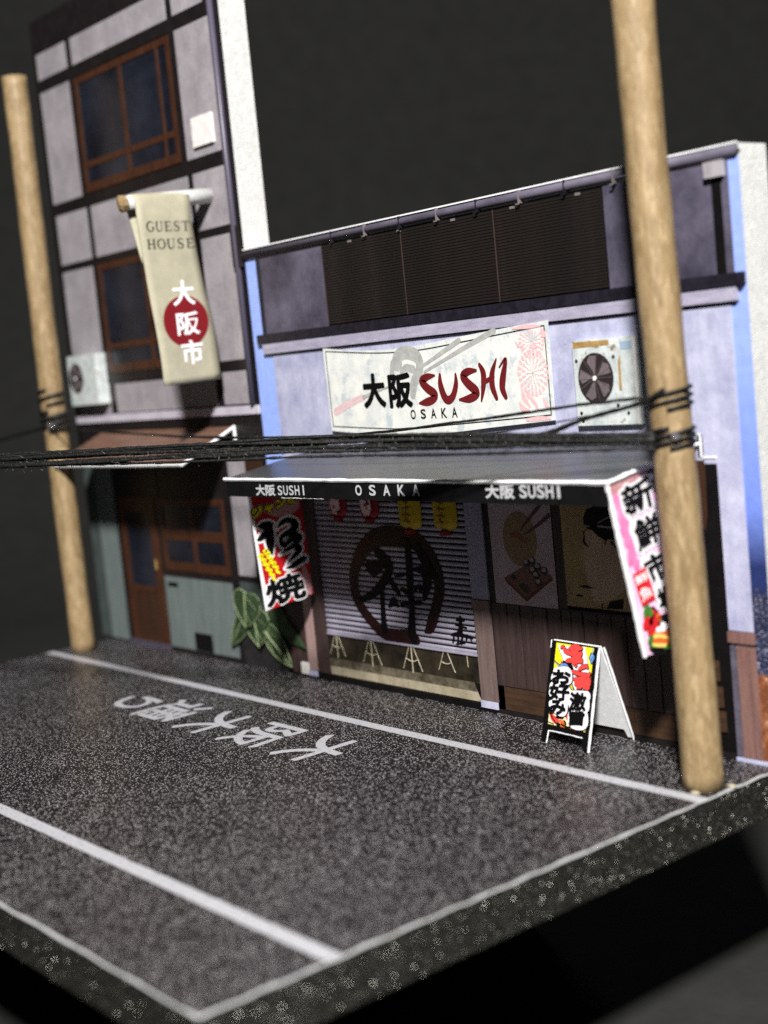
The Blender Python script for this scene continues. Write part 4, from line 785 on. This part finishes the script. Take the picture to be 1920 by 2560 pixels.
obj('pink_flower', chrys(11.5, 11.93, 0.72, 0.78, 0.19), M_pinkink, sg); obj('pink_flower', chrys(11.55, 12.95, 0.6, 0.55, 0.19, lambda x: 13.34), M_pinkink, sg); [obj('pink_frond', ribbon(s_, W, 0.19 + .001 * k_), M_pinkink, sg) for k_, s_ in enumerate(ART['frond'])]
for ch, r in zip('大阪', [(2.46, 3.8, 11.08, 12.36), (3.98, 5.32, 11.03, 12.3)]): obj('lettering', gtext(ch, W, rq(r[0] + .06, r[1] - .06, r[2] + .05, r[3] - .05), 0.2, 0.06), M_ink, sg)
obj('brush_lettering', strokes('sushi', W, 0.2), M_sushi, sg)
letters('OSAKA', W, spread(5, 5.13, 7.65, 10.6, 10.6, 0.33, 0.34, 0.27), 0.2, M_ink, sg, 0.008)

# awning of the sushi shop
aw = thing('shop_awning', 'long black awning with white lettered valance over the sushi shopfront', 'awning', (8, 0, 8.2))
obj('canopy', slope(-1.68, 17.9, -0.03, 9.5, -4.05, 8.87, 0.06), M_awn, aw)
obj('valance', box(-1.62, 17.88, -4.1, -4.04, 8.2, 8.8), M_val, aw)
def ragged(a, b, r, n=40): return tube([tuple(Vector(a).lerp(Vector(b), i / n) + Vector((0, random.uniform(-.006, .006), random.uniform(-.008, .008)))) for i in range(n + 1)], [r * random.uniform(.85, 1.15) for _ in range(n + 1)], 6)
obj('white_trim', ragged((-1.72, -4.1, 8.86), (17.95, -4.1, 8.86), 0.07), M_edge, aw); obj('white_trim', ragged((17.93, -4.1, 8.86), (17.93, -0.05, 9.5), 0.065), M_edge, aw)
obj('paper_lip', ragged((2, -4.09, 8.195), (4.6, -4.09, 8.195), 0.014, 20), M_edge, aw)
letters('大阪', VL, [rq(0.43, 1.0, 8.28, 8.66), rq(1.06, 1.66, 8.28, 8.66)], 0.016, M_val_txt, aw, 0.018); letters('SUSHI', VL, spread(4, 1.85, 3.2, 8.3, 8.32, .34, .34, .27) + [rq(3.42, 3.49, 8.32, 8.67)], 0.016, M_val_txt, aw, 0.008)
letters('OSAKA', VL, spread(5, 6.5, 9.85, 8.36, 8.39, .34, .35, .33), 0.016, M_val_txt, aw, 0.012)
letters('大阪', VL, [rq(12.98, 13.55, 8.37, 8.77), rq(13.63, 14.2, 8.37, 8.78)], 0.016, M_val_txt, aw, 0.02); letters('SUSHI', VL, spread(4, 14.45, 15.82, 8.4, 8.41, .37, .38, .29) + [rq(16.0, 16.08, 8.41, 8.79)], 0.016, M_val_txt, aw, 0.012)

# left hanging banner (octopus balls)
lb = thing('hanging_banner', 'red hanging banner with black brush letters and yellow words at the left awning end', 'banner', (-1.8, -1.6, 3.5), 'side banners under the awning')
LBQ = [(-2.74, 3.42), (-0.4, 3.72), (-0.62, 8.7), (-2.98, 8.7)]
obj('sheet', prism(LBQ, TK, -0.06, 0.0), M_red, lb)
obj('white_margin', merge(poly([(-2.98, 8.0), (-2.93, 8.0), (-2.76, 5.1), (-2.68, 4.4), (-2.58, 3.46), (-2.74, 3.43)], TK, 0.004), strokes('tako_white', TK, 0.003, cap=False) if False else poly([(-2.74, 3.44), (-2.55, 3.46), (-2.6, 4.2), (-2.76, 4.4)], TK, 0.0045)), M_white, lb)
for s_ in ART['tako_wash']: obj('faded_patch', ribbon(s_, TK, 0.004), M_washred, lb)
obj('lettering_outline', merge(strokes('tako', TK, 0.010, 0.03), gtext('焼', TK, ART['tako_yaki'][0], 0.010, 0.11)), M_white, lb)
obj('lettering', merge(strokes('tako', TK, 0.026, -0.062), gtext('焼', TK, ART['tako_yaki'][0], 0.024, 0.055)), M_ink, lb)
jq = [(-2.95, 7.15), (-0.72, 7.55), (-0.74, 7.95), (-3.0, 7.5)]
obj('lettering_outline', gtext('ジャンボ', TK, jq, 0.012, 0.10), M_washred, lb); obj('lettering_shadow', gtext('ジャンボ', TK, jq, 0.022, 0.065), M_ink, lb); obj('lettering', gtext('ジャンボ', TK, jq, 0.030, 0.028), M_yel, lb)
obj('yellow_squiggle', merge(*[ribbon([(p[0], p[1], max(p[2] * 1.1, .09)) for p in s_], TK, 0.034, cap=True) for s_ in ART['tako_sq']]), M_yel, lb)
obj('white_edge', tube([TK.p(-3.0, 8.1, -.03), TK.p(-2.745, 3.42, -.03)], 0.045, 6), M_edge, lb); obj('white_edge', tube([TK.p(-2.74, 3.42, -.03), TK.p(-0.4, 3.71, -.03)], 0.02, 6), M_dark, lb)

# right hanging banner (fresh fish)
rb = thing('hanging_banner', 'pink hanging banner with black letters and seafood picture behind the near pole', 'banner', (17.9, -2, 3.7), 'side banners under the awning')
RBQ = [(-3.03, 3.72), (-0.5, 3.76), (-0.4, 9.35), (-4.05, 8.80)]
obj('sheet', prism(RBQ, RB, -0.06, 0.0), M_pinkbg, rb)
obj('pink_blob', merge(*[poly(ell(s_[0][0], s_[0][1], s_[0][2] * .5, s_[0][2] * .62, 14), RB, 0.003 + 0.0007 * i) for i, s_ in enumerate(ART['rb_pink'])]), M_pinkb, rb)
obj('white_zigzag', strokes('rb_zig', RB, 0.014), M_white, rb)
for ch, k in (('新', 'rb_shin'), ('鮮', 'rb_sen'), ('市', 'rb_ichi'), ('場', 'rb_ba')):
    obj('lettering_outline', gtext(ch, RB, ART[k][0], 0.020, 0.11), M_white, rb); obj('lettering', gtext(ch, RB, ART[k][0], 0.034, 0.034), M_ink, rb)
obj('dark_corner', poly([(-2.6, 8.95), (-1.9, 9.1), (-0.5, 9.2), (-0.6, 7.9), (-2.1, 8.3)], RB, 0.018), M_ink, rb); obj('white_dash', strokes('rb_dash', RB, 0.03), M_white, rb)
obj('top_band', poly([(-3.95, 8.5), (-2.2, 8.85), (-2.2, 9.02), (-4.02, 8.75)], RB, 0.016), M_washred, rb)
obj('red_seal', poly(ART['rb_red'][0], RB, 0.046), M_redb, rb)
for ch, qd in zip('鮮魚', ART['rb_redtxt']): obj('seal_lettering', gtext(ch, RB, qd, 0.05, 0.008), M_white, rb)
obj('food_shadow', strokes('rb_food7', RB, 0.03), M_ink, rb)
for k, mt, d in (('rb_food2', M_redb, .040), ('rb_food1', M_green, .044), ('rb_food5', M_green, .046), ('rb_food3', M_orange, .042), ('rb_food4', M_straw, .048), ('rb_food6', M_orange, .052), ('rb_foodw', M_white, .05)): obj('food_picture', strokes(k, RB, d), mt, rb)
obj('white_edge', ragged(RB.p(-4.08, 8.8, -.02), RB.p(-3.06, 3.7, -.02), 0.075, 30), M_edge, rb)

# potted plant between the two shops
pl = thing('potted_plant', 'variegated green leafy plant in a dark pot between the two shops', 'plant', (-6.2, -0.3, 0))
obj('pot', merge(prism([(-7.9, 0.0), (-4.6, 0.0), (-4.45, 1.5), (-8.0, 1.5)], W, 0.06, 0.12)), M_pot, pl)
def leaf(root, tip, width, d0, d1, pale=True):
    r = Vector(root); t = Vector(tip); ax = t - r; L = ax.length; ax.normalize(); sd = Vector((-ax.y, ax.x)); pts = []
    prof = [(0.0, 0.0), (-0.06, 0.55), (0.04, 0.86), (0.22, 1.0), (0.45, 0.93), (0.68, 0.66), (0.86, 0.32), (1.0, 0.0)]
    V, F = [], []; n = len(prof)
    for s_ in (-1, 0, 1):
        for u, w in prof:
            q = r + ax * L * max(u, 0 if s_ == 0 else u) + sd * s_ * w * width / 2
            d = d0 + (d1 - d0) * max(u, 0) + (0.10 if s_ == 0 else 0.0) * (1 - u) - 0.02 * abs(s_)
            V.append(W.p(q.x, q.y, d))
    for s_ in range(2):
        for i in range(n - 1): F.append((s_ * n + i, s_ * n + i + 1, (s_ + 1) * n + i + 1, (s_ + 1) * n + i))
    lf = obj('leaf', (V, F), M_leaf, pl, smooth=True)
    if not pale: return
    rim = []
    for s_ in (-1, 1): rim.append(tube([tuple(Vector(V[(s_ + 1) * n + i]) + Vector((0, -.012, 0))) for i in range(n)], 0.028 * min(1, width), 4))
    obj('leaf_rim', merge(*rim), M_leafp, lf, smooth=True)
    vein = [tube([tuple(Vector(V[n + i]) + Vector((0, -.02, 0))) for i in range(n)], [0.045 * (1 - i / n) + 0.010 for i in range(n)], 4)]
    for i in (3, 5):
        for s_ in (0, 2): vein.append(tube([tuple(Vector(V[n + i - 1]) + Vector((0, -.015, 0))), tuple(Vector(V[n + i - 1]).lerp(Vector(V[s_ * n + i + 1]), 0.8) + Vector((0, -.03, 0)))], 0.009, 4))
    obj('leaf_vein', merge(*vein), M_leafp, lf)
leaf((-6.8, 3.35), (-7.04, 1.8), 2.1, 0.40, 0.46); leaf((-7.2, 2.5), (-8.78, 0.8), 1.05, 0.2, 0.24); leaf((-6.45, 2.5), (-6.3, 1.0), 1.9, 0.28, 0.36)
leaf((-5.75, 1.75), (-4.05, 0.35), 1.15, 0.24, 0.3); leaf((-5.6, 2.5), (-3.05, 1.2), 1.0, 0.14, 0.18, False); leaf((-5.9, 3.3), (-4.1, 2.1), 0.8, 0.12, 0.16, False); leaf((-5.4, 3.8), (-3.9, 3.0), 0.6, 0.12, 0.14, False)
for a, b in (((-6.2, 1.4), (-6.75, 3.2)), ((-6.2, 1.4), (-7.3, 2.3)), ((-6.1, 1.4), (-5.6, 2.9)), ((-6.1, 1.4), (-5.2, 3.4))): obj('stem', tube([W.p(*a, .16), W.p((a[0] + b[0]) / 2 + .1, (a[1] + b[1]) / 2, .15), W.p(*b, .18)], 0.035, 5), M_leafp, pl)

# ------------------------------------------------------------------ pavement board
ab = thing('sandwich_board', 'folding pavement sign with yellow and red food print and black frame', 'A-board', (13.2, -1.2, 0))
w_, h_ = 2.16, 3.33
obj('frame', prism([(0, 0), (0.24, 0), (0.3, 0.42), (w_ - 0.3, 0.42), (w_ - 0.24, 0), (w_, 0), (w_, h_), (0, h_)], AB, -0.07, 0.0), M_ink, ab)
obj('print', prism(rect(0.24, w_ - 0.2, 0.62, h_ - 0.06), AB, 0.0, 0.006), M_yel, ab)
clip_l, clip_r = 0.25, w_ - 0.21
def cp(pts): return [(min(max(a, clip_l), clip_r), min(max(b, 0.63), h_ - 0.07)) for a, b in pts]
for i, pg in enumerate(ART['ab_yellow']): obj('yellow_field', poly(cp(pg), AB, 0.008), M_yel, ab)
obj('food_picture', poly(cp(ART['ab_food_bg'][0]), AB, 0.0085), M_abcream, ab)
obj('white_strip', poly(cp(ART['ab_white'][0]), AB, 0.010), M_white, ab)
def cs(key): return [[(min(max(p[0], clip_l + .02), clip_r - .02), min(max(p[1], 0.66), h_ - 0.1), p[2]) for p in s_] for s_ in ART[key]]
def cstrokes(key, d, grow=0.0): return merge(*[ribbon(s_, AB, d + 0.0012 * i, grow) for i, s_ in enumerate(cs(key))])
obj('ink_line', cstrokes('ab_lines', 0.012), M_ink, ab)
for k, mt, d in (('ab_food_or', M_orange, .013), ('ab_food_red', M_abred, .016), ('ab_food_dk', M_ink, .022), ('ab_bluedk', M_ink, .014), ('ab_blue', M_ablue, .020), ('ab_metal', M_steel, .022)):
    if 'blue' in k or 'metal' in k:
        for i, s_ in enumerate(cs(k)): obj('spatula', ribbon(s_, AB, d + 0.0012 * i), mt, ab)
    else: obj('food_picture', cstrokes(k, d), mt, ab)
obj('red_outline', cstrokes('ab_red', 0.028, -0.006), M_ink, ab); obj('red_lettering', cstrokes('ab_red', 0.045, -0.030), M_abred, ab)
obj('cloud_outline', cstrokes('ab_cloud', 0.030, 0.010), M_ink, ab); obj('letter_cloud', cstrokes('ab_cloud', 0.062, -0.012), M_white, ab)
for ch, qd in zip('お好み激旨', ART['ab_txt']): obj('lettering', gtext(ch, AB, cp([(qd[0][0] - .02, qd[0][1] - .02), (qd[1][0] + .02, qd[1][1] - .02), (qd[2][0] + .02, qd[2][1] + .02), (qd[3][0] - .02, qd[3][1] + .02)]), 0.10, 0.030), M_ink, ab)
APX = 0.02
def back_panel():
    B0 = Vector((12.3, -0.07, 0)); B1 = Vector((14.5, -0.07, 0)); T0 = Vector(AB.p(0, h_, -0.075)); T1 = Vector(AB.p(w_, h_, -0.075))
    def q(a, b, t=0.0): return tuple((B0.lerp(B1, a)).lerp(T0.lerp(T1, a), b) + Vector((0, t, 0.02 * (t > 0))))
    P = [(0, 0), (0.09, 0), (0.12, 0.10), (0.88, 0.10), (0.91, 0), (1, 0), (1, 1), (0, 1)]; n = 8
    return [q(a, b) for a, b in P] + [q(a, b, 0.06) for a, b in P], [tuple(range(n))[::-1], tuple(range(n, 2 * n))] + [(i, (i + 1) % n, n + (i + 1) % n, n + i) for i in range(n)]
obj('back_panel', back_panel(), M_edge, ab)
def ae(a, b, r=0.035, dd=-0.035): return ragged(AB.p(*a, dd), AB.p(*b, dd), r, 16)
obj('white_edge', merge(ae((w_ + .01, 0), (w_ + .01, h_ - .02), 0.042)), M_edge, ab); obj('white_edge', merge(ae((0.3, 0.415), (w_ - 0.3, 0.415), 0.022, 0.0), ae((0.26, 0.0), (0.3, 0.4), 0.022, 0.0)), M_edge, ab); obj('white_edge', ae((-.005, h_ - .25), (-.005, h_), 0.02, 0.0), M_edge, ab)
obj('white_edge', ragged((14.38, -0.97, 3.2), (14.52, -0.06, 0.0), 0.04, 16), M_edge, ab)

# ------------------------------------------------------------------ bamboo poles
def pole(loc, h, r, tilt, label, ph):
    V, n, m = [], 28, 70
    for j in range(m + 1):
        z = h * j / m; rr = r * (1 + 0.018 * math.sin(z * 0.9 + ph) + 0.012 * math.sin(z * 2.3 + ph * 2)); cx = 0.05 * math.sin(z * 0.22 + ph) + tilt * z
        for i in range(n):
            a = 2 * math.pi * i / n; rj = rr * (1 + 0.006 * random.uniform(-1, 1)); V.append((loc[0] + cx + rj * math.cos(a), loc[1] + rj * math.sin(a), z))
    F = [(j * n + i, j * n + (i + 1) % n, (j + 1) * n + (i + 1) % n, (j + 1) * n + i) for j in range(m) for i in range(n)] + [tuple(range(n))[::-1], tuple(m * n + i for i in range(n))]
    return tag(obj('wooden_pole', (V, F), M_dowel, org=(loc[0], loc[1], 0), smooth=True), label, 'pole', 'wooden utility poles')
pole((19.26, -2.62), 27.9, 0.575, -0.0165, 'near wooden dowel pole at the right front of the sushi shop', 0.6)
pole((-19.16, -2.35), 27.8, 0.575, 0.0, 'far wooden dowel pole at the left end beside the guest house', 2.1)

# thread wraps, glue and cables
def wrap(cx, cy, r, z0, z1, turns, th, label, group):
    P = []; N = int(28 * turns)
    for i in range(N + 1):
        t = i / N; a = 2 * math.pi * turns * t - 1.0
        P.append((cx + (r + th * .6) * math.cos(a), cy + (r + th * .6) * math.sin(a), z0 + (z1 - z0) * t + 0.07 * math.sin(a * 1.0 + 1)))
    return tag(obj('thread_wrap', tube(P, [th * random.uniform(.85, 1.15) for _ in P], 6), M_thread, smooth=True), label, 'thread', group)
wrap(19.09, -2.62, 0.58, 10.75, 11.3, 2.5, 0.055, 'upper black thread wrapped round the near pole', 'threads wound round the poles')
wrap(19.1, -2.62, 0.58, 9.68, 10.25, 3.0, 0.062, 'lower black thread wrapped round the near pole by the glue blob', 'threads wound round the poles')
wrap(-19.16, -2.35, 0.58, 10.95, 11.9, 3.0, 0.11, 'lower thick thread wound round the far pole', 'threads wound round the poles')
wrap(-19.16, -2.35, 0.58, 12.2, 12.95, 2.0, 0.085, 'upper thin thread wound round the far pole', 'threads wound round the poles')
tag(obj('glue_blob', blob((19.52, -2.98, 10.0), (0.16, 0.2, 0.15), 3), M_glue, smooth=True), 'shiny clear glue blob on the near pole over the lower thread', 'glue')
tag(obj('glue_blob', blob((-18.7, -2.75, 11.15), (0.2, 0.26, 0.18), 5), M_glue, smooth=True), 'dark glue knot on the far pole at the thread wrap', 'glue')
for bx_, by_, lab in ((19.5, -3.25, 'pale dried glue drop at the foot of the near pole'), (19.95, -2.2, 'small glue drop on the base edge right of the near pole')):
    tag(obj('glue_drop', blob((bx_, by_, 0.03), (0.16, 0.09, 0.05), 11), M_cream, smooth=True), lab, 'glue')
def strand(A, B, sag, n, j, r, wob, seed):
    rnd = random.Random(seed); P = []; ph = [rnd.uniform(0, 6) for _ in range(4)]
    for i in range(n + 1):
        t = i / n; p = Vector(A).lerp(Vector(B), t)
        p.z += -sag * 4 * t * (1 - t) + wob * (math.sin(t * 9 + ph[0]) + .5 * math.sin(t * 23 + ph[1])) * math.sin(math.pi * min(1, t * 3) / 2)
        p.z += 0.16 * math.exp(-((t - .35) / .25) ** 2); p.y += 0.65 * math.exp(-((t - .2) / .12) ** 2) + wob * (math.sin(t * 8 + ph[2]) + .5 * math.sin(t * 19 + ph[3])); P.append(tuple(p))
    return tube(P, [r * rnd.uniform(.72, 1.28) for _ in P], 6)
bu = thing('cable_bundle', 'thick bundle of black threads strung from the near pole across the shopfront', 'cables', (19.1, -3.2, 9.9))
far = Vector((-19.2, -18.95, 10.82))
for i in range(16):
    a = random.uniform(-.22, .28); b = random.uniform(-.16, .14); yo = random.uniform(-.25, .25)
    obj('strand', strand((19.0, -3.25 + .05 * random.random(), 9.86 + a * .9), tuple(far + Vector((0, b, b))), random.uniform(-.22, .16), 220, 0, random.choice((.03, .04, .05, .065)), 0.055, 40 + i), M_thread, bu, smooth=True)
def fuzz():
    V, F = [], []
    for _ in range(3000):
        t = random.random() ** 0.8; p = Vector((19.0, -3.25, 9.9)).lerp(far, t) + Vector((0, 0.65 * math.exp(-((t - .2) / .12) ** 2) + random.gauss(0, .08), 0.16 * math.exp(-((t - .35) / .25) ** 2) + random.gauss(0, .14)))
        d = Vector((random.gauss(0, 1), random.gauss(0, 1), random.gauss(0.3, 1))).normalized() * random.uniform(.05, .2); s_ = d.orthogonal().normalized() * .013; k = len(V)
        V += [tuple(p - s_), tuple(p + s_), tuple(p + d)]; F.append((k, k + 1, k + 2))
    return V, F
fz = obj('thread_fuzz', fuzz(), paper('thread_lint', '#2a2a28', '#55554f', 6), bu); fz['kind'] = 'stuff'
def cable(P, r, label):
    Q = crom([tuple(p) for p in P], 10)
    Q = [(a, b + random.uniform(-.006, .006), c + random.uniform(-.008, .008)) for a, b, c in Q]
    return tag(obj('cable', tube(Q, [r * random.uniform(.85, 1.15) for _ in Q], 6), M_thread, smooth=True), label, 'cable', 'single threads between the poles')
cable([(18.5, -3.0, 11.1), (16.1, -3, 10.99), (13.6, -3, 10.81), (10.86, -3, 10.63), (6.96, -3, 10.4), (2.76, -3, 10.3), (-2.2, -3, 10.36), (-6.5, -3, 10.49), (-13, -2.95, 10.8), (-18.6, -2.9, 11.1)], 0.055, 'single thin thread running the whole way between both poles')
cable([(19.4, -3.2, 11.3), (18.65, -3.25, 10.98), (16.53, -3.3, 10.6), (15.0, -3.6, 10.22), (12.5, -5.0, 10.08)], 0.075, 'short thread sloping from the near pole into the bundle')
cable([(16.6, -3.1, 10.68), (13.2, -3.2, 10.32), (8.0, -4.0, 10.12), (5.0, -6.0, 10.1)], 0.025, 'faint hair thin thread just under the long single one')
cable([(-18.9, -2.9, 11.2), (-21, -3.2, 10.95), (-25, -3.8, 10.5), (-30, -4.4, 10.2)], 0.10, 'thick dark thread leaving the far pole to the left')
